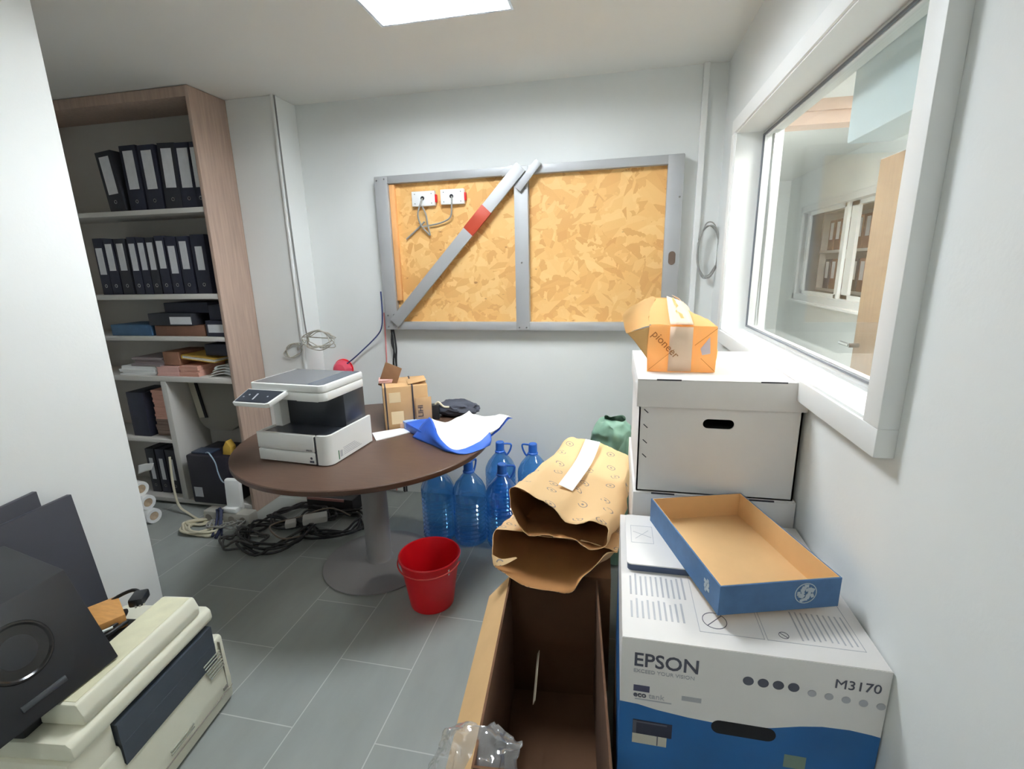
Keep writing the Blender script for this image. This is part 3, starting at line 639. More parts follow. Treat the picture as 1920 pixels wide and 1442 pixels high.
# ================================================================ CHIPBOARD PANEL IN STEEL FRAME
FY0, FY1 = 2.935, 2.998
pn = thing('stud_panel', 'chipboard panel in a galvanised steel stud frame on the back wall', 'panel', (-.56, 2.97, 1.19))
obj('chipboard', MB().box(-1.43, .30, 2.975, 2.992, 1.235, 2.11), OSB, pn, smooth=0, label='orange-brown chipboard sheet')
obj('steel_rail', MB().prism([(-1.472, 2.088), (.345, 2.102), (.345, 2.150), (-1.472, 2.132)], FY0, FY1, 'y', .002), METAL, pn)
obj('steel_rail', MB().box(-1.472, .345, FY0, FY1, 1.192, 1.242, .002), METAL, pn)
obj('steel_stud', MB().box(-1.472, -1.388, FY0-.003, FY1, 1.194, 2.128, .002), METAL, pn)
obj('steel_stud', MB().box(-.595, -.512, FY0-.003, FY1, 1.194, 2.138, .002), METAL, pn)
st = MB().box(.262, .347, FY0-.003, FY1, 1.194, 2.146, .002)
obj('steel_stud', st, METAL, pn)
so = MB(); so.prism([(a+.307, b+1.606) for a, b in [(p[1], p[0]) for p in stadium(.075, .038)]], FY0-.0045, FY0-.002, 'y')
obj('stud_slot', so, mat('slot_brown', (104, 88, 76), .8), pn)
dv = Vector((-.55, 0, 2.135))-Vector((-1.405, 0, 1.235)); L_ = dv.length; an = math.atan2(dv.z, dv.x)
MBr = tr(-1.405, 2.925, 1.235) @ ry(-an)
br_ = obj('steel_brace', MB().box(0, L_, -.008, .008, -.036, .036, .002, M=MBr), METAL, pn)
obj('red_band', MB().box(L_*.615, L_*.755, -.0095, .0095, -.0375, .0375, .001, M=MBr), REDTAPE, br_, label='rust-red painted band')
obj('gusset', MB().box(-.095, .095, -.004, .004, -.021, .021, .001, M=tr(-.507, 2.912, 2.083) @ ry(-.86)), METAL, pn)
obj('gusset', MB().box(-.04, .04, -.004, .004, -.018, .018, .001, M=tr(-.63, 2.926, 2.118) @ ry(-.4)), METAL, pn)
sr = MB()
for x, z in ((-1.455, 2.108), (-1.405, 2.115), (-1.45, 1.285), (-1.41, 1.29), (-1.452, 1.212), (-1.405, 1.215), (-1.40, 1.25), (-.575, 1.21), (-.53, 1.21), (-.555, 1.60), (.33, 1.93)):
    disc(sr, (x, FY0-.004, z), .005, ax='y', t=.003, seg=10)
obj('screws', sr, STEELD, pn)
obj('batten', MB().box(-1.386, -1.352, 2.95, 2.974, 1.38, 2.085, .002), PINE, pn, label='pale pine batten')
for k, (x0, z0) in enumerate(((-1.238, 1.95), (-1.052, 1.953))):
    t = thing('junction_box', 'white socket back box on the chipboard, %s of the pair' % ('left', 'right')[k], 'socket', (x0+.075, 2.96, z0), 0, 'socket boxes on the chipboard')
    obj('plate', MB().box(x0, x0+.148, 2.945, 2.974, z0, z0+.086, .003), PAPER, t)
    obj('red_clip', MB().box(x0+.148, x0+.158, 2.95, 2.972, z0+.02, z0+.065, .002), REDP, t)
    hb = MB(); disc(hb, (x0+.07, 2.9445, z0+.045), .012, ax='y', t=.003); obj('hole', hb, DARKH, t)
    s4 = MB()
    for u, v in ((.02, .015), (.128, .015), (.02, .07), (.128, .07)): disc(s4, (x0+u, 2.9445, z0+v), .003, ax='y', t=.002, seg=8)
    obj('screws', s4, GASK, t)
x = -1.168
tag(obj('socket_cable', MB().tube([(x, 2.944, 1.995), (x-.015, 2.93, 1.95), (x-.03, 2.93, 1.90), (x-.02, 2.945, 1.84), (x+.01, 2.955, 1.80), (x+.03, 2.96, 1.78), (x+.02, 2.955, 1.84), (x+.018, 2.94, 1.90), (x, 2.93, 1.95)], .005).tube([(x, 2.955, 1.86), (x-.05, 2.96, 1.82), (x-.13, 2.962, 1.76)], .005), CABG), 'pale cable looping below the left socket box', 'cable')
x = -.98
tag(obj('socket_cable', MB().tube([(x, 2.944, 1.998), (x+.002, 2.93, 1.95), (x-.015, 2.945, 1.88), (x-.08, 2.955, 1.85), (x-.17, 2.957, 1.835), (x-.20, 2.952, 1.83)], .005), CABG), 'pale cable drooping left from the right socket box', 'cable')

# ================================================================ TABLE
TX, TY, TZ, TR = -1.239, 2.166, .735, .635
tb = thing('round_table', 'round dark brown table on a grey pedestal under the white printer', 'table', (TX, TY, 0))
obj('tabletop', MB().lathe([(.001, TZ-.028), (TR-.004, TZ-.028), (TR, TZ-.024), (TR, TZ-.003), (TR-.003, TZ), (.001, TZ)], (TX, TY, 0), 96, cap=False), WOODTOP, tb)
obj('edge_band', MB().lathe([(TR+.0004, TZ-.024), (TR+.0012, TZ-.022), (TR+.0012, TZ-.004), (TR+.0004, TZ-.003)], (TX, TY, 0), 96, cap=False), mat('edge_brown', (78, 52, 40), .35), tb)
obj('pole', MB().lathe([(.075, .025), (.068, .04), (.066, .68), (.16, .70), (.16, TZ-.028)], (TX, TY, 0), 40), POLE, tb)
obj('base', MB().lathe([(.295, 0), (.30, .004), (.30, .010), (.24, .018), (.08, .026), (.07, .027)], (TX, TY, 0), 64), POLE, tb)

# ---- printer on the table (local: x along front, y depth, z up)
pr_ = thing('printer', 'white and dark grey multifunction printer standing on the round table', 'printer', (-1.583, 1.791, TZ), -.075)
Wp, Dp = .381, .335
o2 = [(0.0, 0), (.30, 0)]
b = MB().box(0, .305, 0, .02, .004, .058, .004).box(0, .305, 0, .02, .061, .138, .004)
obj('front_cover', b, PRW, pr_, world=False)
rc = [(.318, 0), (.345, 0), (.362, .005), (.374, .016), (Wp, .034), (Wp, Dp), (Wp-.012, Dp), (Wp-.012, .04), (.36, .02), (.318, .012)]
obj('side_cover', MB().prism(rc, .004, .140, 'z'), PRW, pr_, world=False)
obj('side_cover', MB().box(0, .012, .02, Dp, .004, .138, .003), PRW, pr_, world=False)
obj('chassis', MB().box(.012, Wp-.016, .014, Dp-.004, .0, .128, .003).box(.300, .330, .004, .05, .0, .132, .002), PRD, pr_, world=False)
obj('output_tray', MB().prism([(.02, .128), (.20, .120), (.30, .128), (.30, .13), (.02, .132)], .02, .365, 'x', M=None), PRD, pr_, world=False)
obj('neck', MB().prism([(.05, .128), (.367, .128), (.367, .31), (.05, .31)], .16, .32, 'y', .004, M=tr(0, 0, 0)), PRD, pr_, world=False)
obj('neck_post', MB().box(.008, .05, .11, .31, .128, .31, .006), PRW, pr_, world=False)
sc_ = [(0.0, .018), (.012, .006), (.36, .006), (.376, .016), (.386, .03), (.386, .30), (.376, .31), (.01, .31), (0, .30)]
obj('scanner', MB().prism(sc_, .295, .333, 'z', .004, M=tr(-.004, 0, 0)), PRW, pr_, world=False)
obj('scanner_lid', MB().prism(sc_, .335, .366, 'z', .004, M=tr(-.004, 0, 0)), PRW, pr_, world=False)
obj('lid_inlay', MB().prism([(.016, .018), (.29, .018), (.29, .302), (.016, .302)], .3665, .3675, 'z', M=tr(-.004, 0, 0)), PRG, pr_, world=False)
obj('lid_inlay', MB().prism([(.29, .018), (.355, .018), (.372, .032), (.372, .302), (.29, .302)], .3665, .3675, 'z', M=tr(-.004, 0, 0)), mat('lid_blue_grey', (72, 80, 94), .25), pr_, world=False)
Mc = tr(-.012, -.012, .335) @ rx(.42)
cp = [(0, -.085), (.168, -.085), (.186, -.078), (.215, .012), (0.008, .012)]
pc = obj('control_panel', MB().prism(cp, -.022, 0, 'z', .003, M=Mc), PRW, pr_, world=False)
obj('panel_face', MB().prism([(.008, -.078), (.166, -.078), (.177, -.072), (.204, .006), (.014, .006)], .0, .0012, 'z', M=Mc), PRD, pc, world=False)
bt = MB()
for u, v in ((.03, -.045), (.05, -.03), (.15, -.035)): disc(bt, (u, v, .0016), .004, ax='z', t=.0008, M=Mc, seg=10)
bt.box(.085, .092, -.06, -.02, .0014, .002, M=Mc)
obj('buttons', bt, INKL, pc, world=False)
sl = MB()
for k in range(5): sl.box(Wp+.0003, Wp+.0009, .10, .24-.012*k, .022+.008*k, .0245+.008*k)
sl.box(Wp+.0003, Wp+.0009, .075, .092, .02, .05)
obj('rating_label', sl, INKL, pr_, world=False)
obj('green_sticker', MB().box(Wp+.0003, Wp+.0009, .062, .068, .012, .055), mat('sticker_green', (44, 110, 70), .5), pr_, world=False)
obj('front_logo', text_mb('EPSON', .010, tr(.262, -.0006, .066) @ FRONT), INKD, pr_, world=False)
lm = MB(); disc(lm, (.285, -.0005, .033), .006, ax='y', t=.0006); lm.box(.275, .297, -.0008, 0, .012, .022)
obj('front_mark', lm, INK, pr_, world=False)
obj('paper_exit', MB().box(.22, .33, .03, .05, .286, .295), PAPER, pr_, world=False)

# ---- cardboard box with straps
bx_ = thing('cardboard_box', 'strapped brown cardboard box standing behind the printer on the table', 'box', (-1.08, 2.40, TZ), .50)
A = Vector((-1.186, 2.262)); ux = Vector((.88, .475)); uy = Vector((-.475, .88)); w_, d_ = .235, .24
MX = Matrix(((ux.x, uy.x, 0, A.x), (ux.y, uy.y, 0, A.y), (0, 0, 1, TZ), (0, 0, 0, 1)))
obj('body', MB().box(0, w_, 0, d_, 0, .235, .003, M=MX), CARD, bx_)
obj('flap', MB().box(0, .10, 0, .004, 0, .135, .001, M=MX @ tr(-.02, d_*.55, .225) @ rz(-.5) @ ry(.35) @ rx(-.15)), CARDD, bx_)
obj('flap', MB().box(0, .10, 0, .12, 0, .004, .001, M=MX @ tr(w_-.10, .02, .237) @ ry(-.16)), CARD, bx_)
obj('flap', MB().box(0, .085, -.003, 0, .0, .14, .001, M=MX @ tr(w_-.07, -.008, .03) @ rx(.04)), CARD, bx_)
obj('strap', MB().box(.01, .017, -.0045, d_+.003, -.0, .2385, .001, M=MX), INKD, bx_)
obj('strap', MB().box(.150, .158, -.0045, d_+.003, -.0, .2385, .001, M=MX), INKD, bx_)
obj('printed_letters', text_mb('LIHI', .04, MX @ tr(w_-.032, -.013, .06) @ rx(.04) @ FRONT @ rz(PI/2), squeeze=1.0), INKD, bx_)
obj('tape_label', MB().box(.035, .10, -.001, 0, .03, .10, M=MX).box(.03, .09, -.001, 0, .15, .205, M=MX), mat('pale_tape', (226, 202, 160), .5), bx_)
stack('paper_stack', 'pink paper sheets lying on top of the strapped cardboard box', 'paper', -1.27, -1.17, 2.36, 2.44, TZ+.2385, 3, .006, PINK, .004, rot=.5)
tag(obj('paper_sheet', MB().prism([(-1.16, 2.10), (-1.03, 2.258), (-1.11, 2.30), (-1.235, 2.20)], TZ+.001, TZ+.006, 'z'), PAPER), 'bright white paper sheet on the table between printer and blue ream', 'paper')
tag(obj('wood_offcut', MB().box(-.045, .05, -.02, .02, 0, .028, .004, M=tr(-1.075, 2.315, TZ+.0065) @ rz(.25)), mat('pale_wood', (196, 160, 138), .6)), 'small pale wood piece on the table by the blue ream', 'wood')
rm = thing('paper_ream', 'blue wrapped paper ream lying on the table under the torn wrapper', 'paper ream', (-.95, 2.27, TZ))
Mr_ = tr(-.965, 2.272, TZ+.001) @ rz(-.72)
obj('wrap', MB().box(-.12, .10, -.07, .07, 0, .045, .006, M=Mr_), BLUEF, rm)
obj('printed_band', MB().box(-.1205, -.085, -.0705, .0705, .010, .046, .001, M=Mr_), mat('pale_blue_print', (150, 178, 226), .5), rm)
rows = [[(-.90, 2.155, .738), (-.80, 2.055, .738), (-.70, 2.00, .738), (-.645, 2.02, .738), (-.60, 2.08, .739), (-.585, 2.13, .741)],
        [(-.885, 2.17, .845), (-.825, 2.09, .800), (-.735, 2.015, .752), (-.68, 2.02, .749), (-.615, 2.10, .762), (-.58, 2.16, .790)],
        [(-.845, 2.26, .798), (-.79, 2.20, .770), (-.715, 2.13, .748), (-.655, 2.14, .748), (-.60, 2.19, .760), (-.555, 2.25, .790)],
        [(-.80, 2.36, .800), (-.765, 2.33, .765), (-.70, 2.29, .752), (-.64, 2.29, .758), (-.585, 2.31, .785), (-.53, 2.34, .815)],
        [(-.77, 2.43, .815), (-.74, 2.41, .800), (-.70, 2.40, .795), (-.64, 2.39, .800), (-.57, 2.38, .815), (-.515, 2.37, .812)]]
wr = thing('torn_wrapper', 'torn blue paper-ream wrapper with bright white inside at the table edge', 'wrapper', (-.7, 2.15, TZ))
outer = [[(-1.0, 2.18, .738), (-.86, 2.085, .738), (-.745, 2.01, .738), (-.66, 1.995, .739), (-.60, 2.065, .739), (-.572, 2.12, .741)],
         [(-.95, 2.19, .80), (-.855, 2.085, .785), (-.745, 2.005, .750), (-.665, 1.998, .744), (-.603, 2.08, .750), (-.565, 2.13, .765)],
         [(-.895, 2.175, .852), (-.828, 2.088, .804), (-.737, 2.013, .757), (-.682, 2.018, .753), (-.617, 2.098, .766), (-.58, 2.16, .794)]]
o_ = obj('blue_outside', MB().grid(outer, sub=5, amp=.003, freq=14), BLUEF, wr, smooth=50); solid(o_, .0015, 0)
o_ = obj('white_inside', MB().grid(rows[1:], sub=5, amp=.006, freq=14), PAPER, wr, smooth=50, label='bright white inside'); solid(o_, .0015, 0)
under = [[(x+.004, y+.006, z-.012) for x, y, z in r] for r in rows[2:]]
o_ = obj('blue_outside', MB().grid(under, sub=4, amp=.004, freq=14), BLUEF, wr, smooth=50); solid(o_, .0012, 0)
pch = tag(obj('cable_pouch', MB().blob((-.89, 2.58, TZ+.045), (.13, .07, .05), 4, .18, 2.2, 4, floor=TZ+.001), mat('dark_grey_cloth', (66, 70, 82), .8)), 'dark grey cloth pouch lying on the table behind the torn wrapper', 'pouch')
db = thing('power_adapter', 'black adapter box on the table between cardboard box and dark pouch', 'adapter', (-1.0, 2.57, TZ))
obj('body', MB().box(-.03, .03, -.025, .025, 0, .085, .006, M=tr(-1.0, 2.50, TZ+.001) @ rz(.3)), BLACKP, db)
obj('cord', MB().tube([(-.99, 2.50, TZ+.085), (-.97, 2.50, TZ+.10), (-.94, 2.50, TZ+.075), (-.91, 2.51, TZ+.07)], .006), CABW, db)

# ================================================================ BOTTLES AND BUCKET
def bottle(x, y, label, flip=0.0, h=.5, r=.098):
    t = thing('water_bottle', label, 'bottle', (x, y, 0), flip, 'blue water bottles by the table')
    p = [(.001, .012), (r*.82, .0), (r*.95, .008), (r, .02)]
    for k in range(9):
        z = .035+k*.027; p += [(r, z), (r*.91, z+.010), (r*.91, z+.013), (r, z+.022)]
    p += [(r, h*.62), (r*.97, h*.66), (r*.80, h*.735), (r*.5, h*.81), (r*.30, h*.855), (.026, h*.885), (.025, h*.93)]
    obj('body', MB().lathe(p, (x, y, 0), 40, cap=False), BOTTLE, t)
    obj('cap', MB().lathe([(.001, h), (.024, h), (.027, h-.004), (.028, h-.055), (.033, h-.06), (.033, h-.068)], (x, y, 0), 24, cap=False), CAPB, t)
    M = tr(x, y, 0) @ rz(flip)
    hp = [M @ Vector(v) for v in ((.026, 0, h-.012), (.06, 0, h-.012), (.072, 0, h-.02), (.066, 0, h-.05), (.045, 0, h-.085), (.03, 0, h-.07))]
    obj('handle', MB().tube(hp, .006, sub=3), CAPB, t)
    return t
bottle(-.69, 2.80, 'blue water bottle by the back wall, handle to the right', 0.1)
bottle(-.478, 2.80, 'blue water bottle by the back wall, handle to the left, next to the kraft bags', PI-.2)
bottle(-.60, 2.47, 'blue water bottle just right of the table edge, in front of two others', .2, h=.495)
bottle(-.80, 2.47, 'blue water bottle under the table behind the red bucket, right one', 1.2)
bottle(-1.0, 2.48, 'blue water bottle under the table between pedestal and its neighbour', 2.0)

bk = thing('bucket', 'red plastic bucket standing on the floor beside the table base', 'bucket', (-.83, 1.905, 0))
BXc = (-.83, 1.905, 0)
obj('body', MB().lathe([(.001, .004), (.098, .0), (.104, .004), (.118, .10), (.141, .25), (.1465, .252), (.1475, .258), (.1445, .262), (.139, .260), (.136, .25), (.113, .10), (.099, .010), (.001, .010)], BXc, 56, cap=False), REDP, bk)
hp = [(-.83+.15*math.cos(a), 1.905+.152*math.sin(a), .235-.012*abs(math.sin(a))) for a in [PI+PI*k/12 for k in range(13)]]
obj('handle', MB().tube(hp, .0035, sub=3), mat('red_handle', (200, 60, 56), .4), bk)
obj('sticker', MB().box(-.004, .004, -.0006, .0006, -.014, .014, M=tr(-.83, 1.905, .222) @ rz(-.55) @ tr(.142, 0, 0) @ rz(PI/2)), PAPER, bk)

# ================================================================ OPEN CARTON, KRAFT BAGS, PLASTIC
ct = thing('open_carton', 'open brown carton on the floor left of the printed printer box', 'box', (-.17, 1.15, 0), .085)
MC = tr(-.157, 1.15, 0) @ rz(.085); hw, hd, hz = .155, .345, .50
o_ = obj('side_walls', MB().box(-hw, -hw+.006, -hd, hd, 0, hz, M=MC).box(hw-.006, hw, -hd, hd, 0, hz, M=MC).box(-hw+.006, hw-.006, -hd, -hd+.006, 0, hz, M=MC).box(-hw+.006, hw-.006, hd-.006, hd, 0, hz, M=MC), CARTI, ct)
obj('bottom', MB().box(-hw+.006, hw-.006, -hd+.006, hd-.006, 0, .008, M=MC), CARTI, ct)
obj('flap', MB().box(-.125, 0, -hd, hd, -.003, 0, M=MC @ tr(-hw+.002, 0, hz) @ ry(-.86)), CARDT, ct, label='tan flap folded outwards')
obj('flap', MB().box(-hw+.012, -hw+.03, -.10, .10, 0, .002, M=MC @ tr(.002, .14, .40) @ ry(-1.2)), mat('highlight_strip', (170, 160, 140), .6), ct, label='pale painted highlight inside the left wall')  # pale sliver stands in for a highlight on the inner wall
tag(obj('closed_carton', MB().box(-.16, .16, -.33, .33, 0, .49, .003, M=tr(-.155, 1.86, 0) @ rz(.03)), CARDD), 'brown carton on the floor under the crumpled kraft bags', 'box')

r0 = [(-.340, 1.53, .812), (-.30, 1.525, .808), (-.257, 1.52, .790), (-.186, 1.515, .752), (-.126, 1.51, .717), (-.056, 1.515, .723), (-.018, 1.52, .716), (0, 1.52, .705),
      (0, 1.50, .69), (-.017, 1.485, .645), (-.053, 1.48, .632), (-.08, 1.485, .644), (-.122, 1.49, .662), (-.18, 1.49, .667), (-.275, 1.49, .665), (-.332, 1.50, .73)]
r1 = [(-.335, 1.70, .765), (-.29, 1.70, .770), (-.24, 1.70, .758), (-.165, 1.70, .727), (-.10, 1.70, .695), (-.03, 1.70, .69), (.02, 1.70, .675), (.045, 1.70, .645),
      (.045, 1.70, .62), (.02, 1.70, .60), (-.03, 1.70, .592), (-.09, 1.70, .594), (-.15, 1.70, .598), (-.22, 1.70, .60), (-.30, 1.70, .605), (-.34, 1.70, .68)]
r2 = [(-.285, 2.02, .715), (-.245, 2.02, .737), (-.19, 2.02, .727), (-.12, 2.02, .712), (-.06, 2.02, .70), (.01, 2.02, .685), (.06, 2.02, .665), (.088, 2.02, .62),
      (.088, 2.02, .59), (.05, 2.02, .57), (0, 2.02, .565), (-.06, 2.02, .565), (-.12, 2.02, .565), (-.19, 2.02, .565), (-.26, 2.02, .57), (-.30, 2.02, .63)]
r3 = [(-.215, 2.24, .745), (-.185, 2.25, .757), (-.14, 2.25, .748), (-.08, 2.25, .735), (-.03, 2.25, .72), (.03, 2.25, .708), (.08, 2.24, .69), (.105, 2.22, .66),
      (.10, 2.23, .62), (.06, 2.24, .57), (.01, 2.25, .56), (-.04, 2.25, .56), (-.09, 2.25, .56), (-.14, 2.25, .56), (-.19, 2.25, .57), (-.22, 2.24, .65)]
def lift(r, dz): return [(x, y, z+dz) for x, y, z in r]
kb = thing('kraft_bag', 'upper crumpled kraft paper bag printed with small ring emblems', 'paper bag', (-.13, 1.95, .51))
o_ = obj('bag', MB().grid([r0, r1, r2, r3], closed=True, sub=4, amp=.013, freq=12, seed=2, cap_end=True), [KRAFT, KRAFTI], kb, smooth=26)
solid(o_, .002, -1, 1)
obj('tape_strip', MB().grid([[(-.195, 1.72, .752), (-.14, 1.72, .728)], [(-.15, 2.02, .733), (-.08, 2.02, .722)], [(-.12, 2.23, .757), (-.05, 2.23, .745)]], sub=4), PAPER, kb, label='whitish tape strip')
s0 = [(-.373, 1.50, .672), (-.403, 1.49, .645), (-.398, 1.45, .615), (-.384, 1.43, .566), (-.340, 1.42, .534), (-.292, 1.415, .519), (-.246, 1.41, .513), (-.173, 1.41, .504),
      (-.118, 1.42, .503), (-.085, 1.43, .550), (-.045, 1.45, .585), (.0, 1.48, .622), (.030, 1.50, .617), (-.04, 1.51, .632), (-.15, 1.52, .640), (-.27, 1.52, .650)]
s1 = [(-.375, 1.64, .62), (-.40, 1.63, .595), (-.40, 1.61, .565), (-.375, 1.59, .535), (-.33, 1.575, .512), (-.28, 1.57, .505), (-.23, 1.57, .503), (-.17, 1.57, .503),
      (-.12, 1.58, .505), (-.07, 1.60, .510), (-.01, 1.62, .525), (.03, 1.64, .55), (.04, 1.66, .58), (-.04, 1.66, .582), (-.15, 1.66, .585), (-.27, 1.66, .592)]
s2 = [(-.36, 1.95, .55), (-.37, 1.94, .535), (-.36, 1.93, .52), (-.33, 1.91, .508), (-.29, 1.90, .502), (-.25, 1.89, .5), (-.2, 1.88, .5), (-.14, 1.88, .5),
      (-.1, 1.9, .5), (-.05, 1.91, .502), (0, 1.92, .505), (.04, 1.94, .51), (.05, 1.96, .53), (-.04, 1.97, .545), (-.15, 1.97, .55), (-.28, 1.96, .555)]
s3 = [(x*.9-.01, 2.14, .495+(z-.5)*.8) for x, y, z in s2]
kb2 = thing('kraft_bag', 'lower kraft paper bag gaping open over the brown carton', 'paper bag', (-.18, 1.7, .495))
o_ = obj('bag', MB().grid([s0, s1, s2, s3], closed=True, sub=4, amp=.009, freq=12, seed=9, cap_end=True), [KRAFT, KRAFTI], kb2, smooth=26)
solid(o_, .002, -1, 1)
obj('torn_flap', MB().grid([[(-.395, 1.44, .605), (-.36, 1.445, .588), (-.315, 1.47, .583)], [(-.386, 1.425, .570), (-.35, 1.43, .572), (-.31, 1.468, .580)]], sub=4, amp=.003), KRAFT, kb2)
gb = tag(obj('plastic_bag', MB().grid([[(.0+.115*math.cos(2*PI*k/12)*s, 2.42+.10*math.sin(2*PI*k/12)*s, z) for k in range(12)] for z, s in ((.002, .9), (.2, 1.02), (.45, 1.0), (.60, 1.0), (.70, .95), (.75, .75), (.785, .5), (.80, .45))], closed=True, sub=4, amp=.035, freq=9, seed=3), GREENB, smooth=50), 'crumpled green plastic bag standing between kraft bags and white archive boxes', 'plastic bag')
gb.data.transform(tr(.005, 0, .02))
pb = MB().grid([[(-.41, .80, .40), (-.36, .76, .40), (-.30, .74, .42), (-.24, .74, .42), (-.18, .76, .40)],
                [(-.39, .83, .45), (-.35, .82, .50), (-.30, .80, .48), (-.24, .80, .47), (-.175, .81, .45)],
                [(-.375, .87, .475), (-.345, .88, .508), (-.30, .87, .50), (-.24, .87, .495), (-.185, .87, .478)],
                [(-.36, .90, .44), (-.34, .91, .475), (-.29, .91, .485), (-.24, .905, .50), (-.19, .89, .465)]], sub=8, amp=.018, freq=22, seed=5)
plo = tag(obj('plastic_film', pb, PLASTIC, smooth=30), 'crumpled clear plastic film over the near corner of the open carton', 'plastic')
solid(plo, .0015)

# ================================================================ PRINTED PRINTER BOX, TRAY, ARCHIVE BOXES
EX0, EX1, EY0, EY1, EZ0, EZ1 = .036, .546, .90, 1.432, .35, .80
tag(obj('closed_carton', MB().box(EX0, EX1, EY0, EY1-.002, 0, EZ0-.001, .003), CARD), 'plain brown carton underneath the printed printer box', 'box')
eb = thing('printer_box', 'white and blue printed printer carton beside the right wall, holding the tray', 'box', (.29, 1.166, EZ0))
b = MB()
wave = [(EX0, .634), (.075, .632), (.115, .624), (.18, .617), (.24, .614), (.30, .617), (.345, .624), (.40, .640), (.44, .648), (.49, .650), (.53, .646), (EX1, .643)]
n = len(wave)
vt = [b.bm.verts.new((x, EY0, EZ1)) for x, z in wave]; vm = [b.bm.verts.new((x, EY0, z)) for x, z in wave]; vb = [b.bm.verts.new((x, EY0, EZ0)) for x, z in wave]
for k in range(n-1):
    f = b.bm.faces.new((vm[k], vm[k+1], vt[k+1], vt[k])); f.material_index = 0
    f = b.bm.faces.new((vb[k], vb[k+1], vm[k+1], vm[k])); f.material_index = 1
b.poly([(EX0, EY0, EZ1), (EX1, EY0, EZ1), (EX1, EY1, EZ1), (EX0, EY1, EZ1)], 0)
b.poly([(EX0, EY0, EZ0), (EX0, EY1, EZ0), (EX1, EY1, EZ0), (EX1, EY0, EZ0)], 1)
b.poly([(EX0, EY1, EZ1), (EX1, EY1, EZ1), (EX1, EY1, EZ0), (EX0, EY1, EZ0)], 0)
b.poly([(EX0, EY0, EZ0), (EX0, EY0, .634), (EX0, EY1, .634), (EX0, EY1, EZ0)], 1)
b.poly([(EX0, EY0, .634), (EX0, EY0, EZ1), (EX0, EY1, EZ1), (EX0, EY1, .634)], 0)
b.poly([(EX1, EY0, .643), (EX1, EY1, .643), (EX1, EY1, EZ1), (EX1, EY0, EZ1)], 0)
b.poly([(EX1, EY0, EZ0), (EX1, EY1, EZ0), (EX1, EY1, .643), (EX1, EY0, .643)], 1)
bmesh.ops.remove_doubles(b.bm, verts=b.bm.verts, dist=.0001)
obj('carton', b, [BOXW, BLUEW], eb, smooth=0)
obj('top_flap', MB().box(EX0+.001, EX1-.001, EY0+.001, EY1-.001, EZ1, EZ1+.0015, .0005), BOXW, eb)
YF = EY0-.0007
obj('printed_logo', text_mb('EPSON', .0475, tr(.061, YF, .7335) @ ry(.0) @ FRONT, bold=.0006, squeeze=.93), INK, eb, label='grey EPSON lettering')
obj('printed_slogan', text_mb('EXCEED YOUR VISION', .0125, tr(.062, YF, .7165) @ FRONT, squeeze=1.0), INKL, eb)
obj('printed_model_name', text_mb('M3170', .030, tr(.449, YF, .748) @ FRONT , squeeze=1.0), INK, eb, label='grey M3170 lettering')
obj('printed_emblem', MB().box(.064, .098, YF, YF+.0005, .667, .683), mat('ink_purple', (84, 84, 112), .6), eb)
obj('printed_subbrand', text_mb('eco', .019, tr(.064, YF-.0006, .653) @ FRONT, bold=.0005), INK, eb)
obj('printed_subbrand', text_mb('tank', .019, tr(.0965, YF-.0006, .653) @ FRONT), INKL, eb)
ic = MB()
for k in range(4): disc(ic, (.292+.0285*k, YF, .7345), .0105, ax='y', t=.0006)
obj('printed_icons', ic, INK, eb)
ic = MB()
for k in range(5): disc(ic, (.412+.031*k, YF, .7265-.002*k), .008, ax='y', t=.0006)
ic.box(.165, .205, YF, YF+.0005, .660, .672); ic.box(.068, .145, YF, YF+.0005, .645, .648)
obj('printed_faint_icons', ic, INKL, eb)
hm = MB()
hm.prism([(a+.293, b_+.606) for a, b_ in stadium(.128, .034)], YF-.0002, YF+.0005, 'y')
obj('handle_cutout', hm, DARKH, eb)
obj('printed_printer_picture', MB().box(.066, .15, YF, YF+.0005, .552, .590, .0), mat('ink_black_blue', (44, 46, 66), .6), eb)
obj('printed_printer_picture', MB().box(.066, .14, YF-.0002, YF+.0005, .526, .552, .0), mat('ink_offwhite', (196, 192, 180), .6), eb)
obj('printed_printer_picture', MB().box(.066, .074, YF-.0004, YF, .5525, .5885).box(.119, .1215, YF-.0004, YF, .527, .552).box(.074, .139, YF-.0004, YF, .583, .587), INK, eb, smooth=0)
obj('printed_seal', MB().box(.378, .42, YF, YF+.0005, .53, .563), mat('ink_sage', (120, 140, 128), .6), eb)
ZT = EZ1+.0015
r = random.Random(2)
tx = MB(); tx2 = MB(); tx3 = MB()
for k in range(11):
    x = .056+.0125*k
    tx.box(x, x+.0045, 1.045, 1.128-r.uniform(0, .012), ZT, ZT+.0004)
    if k < 10: tx2.box(x, x+.0045, .965, 1.032-r.uniform(0, .012), ZT, ZT+.0004)
for k in range(10):
    x = .405+.0115*k
    tx3.box(x, x+.003, .955+r.uniform(0, .01), 1.045, ZT, ZT+.0004)
for q_ in (tx, tx2, tx3): obj('printed_small_text', q_, INKL, eb, smooth=0)
fr = MB()
def rect_line(mb, x0, x1, y0, y1, t=.0012):
    mb.box(x0, x1, y0, y0+t, ZT, ZT+.0004).box(x0, x1, y1-t, y1, ZT, ZT+.0004).box(x0, x0+t, y0, y1, ZT, ZT+.0004).box(x1-t, x1, y0, y1, ZT, ZT+.0004)
rect_line(fr, .20, .33, .945, 1.15); rect_line(fr, .335, .52, .945, 1.10)
obj('printed_frames', fr, INKL, eb, smooth=0)
cr_ = MB(); disc(cr_, (.237, .985, ZT+.0004), .026, ax='z', t=.0006, r_in=.0245); cr_.box(-.025, .025, -.0008, .0008, ZT, ZT+.0006, M=tr(.237, .985, 0) @ rz(.8))
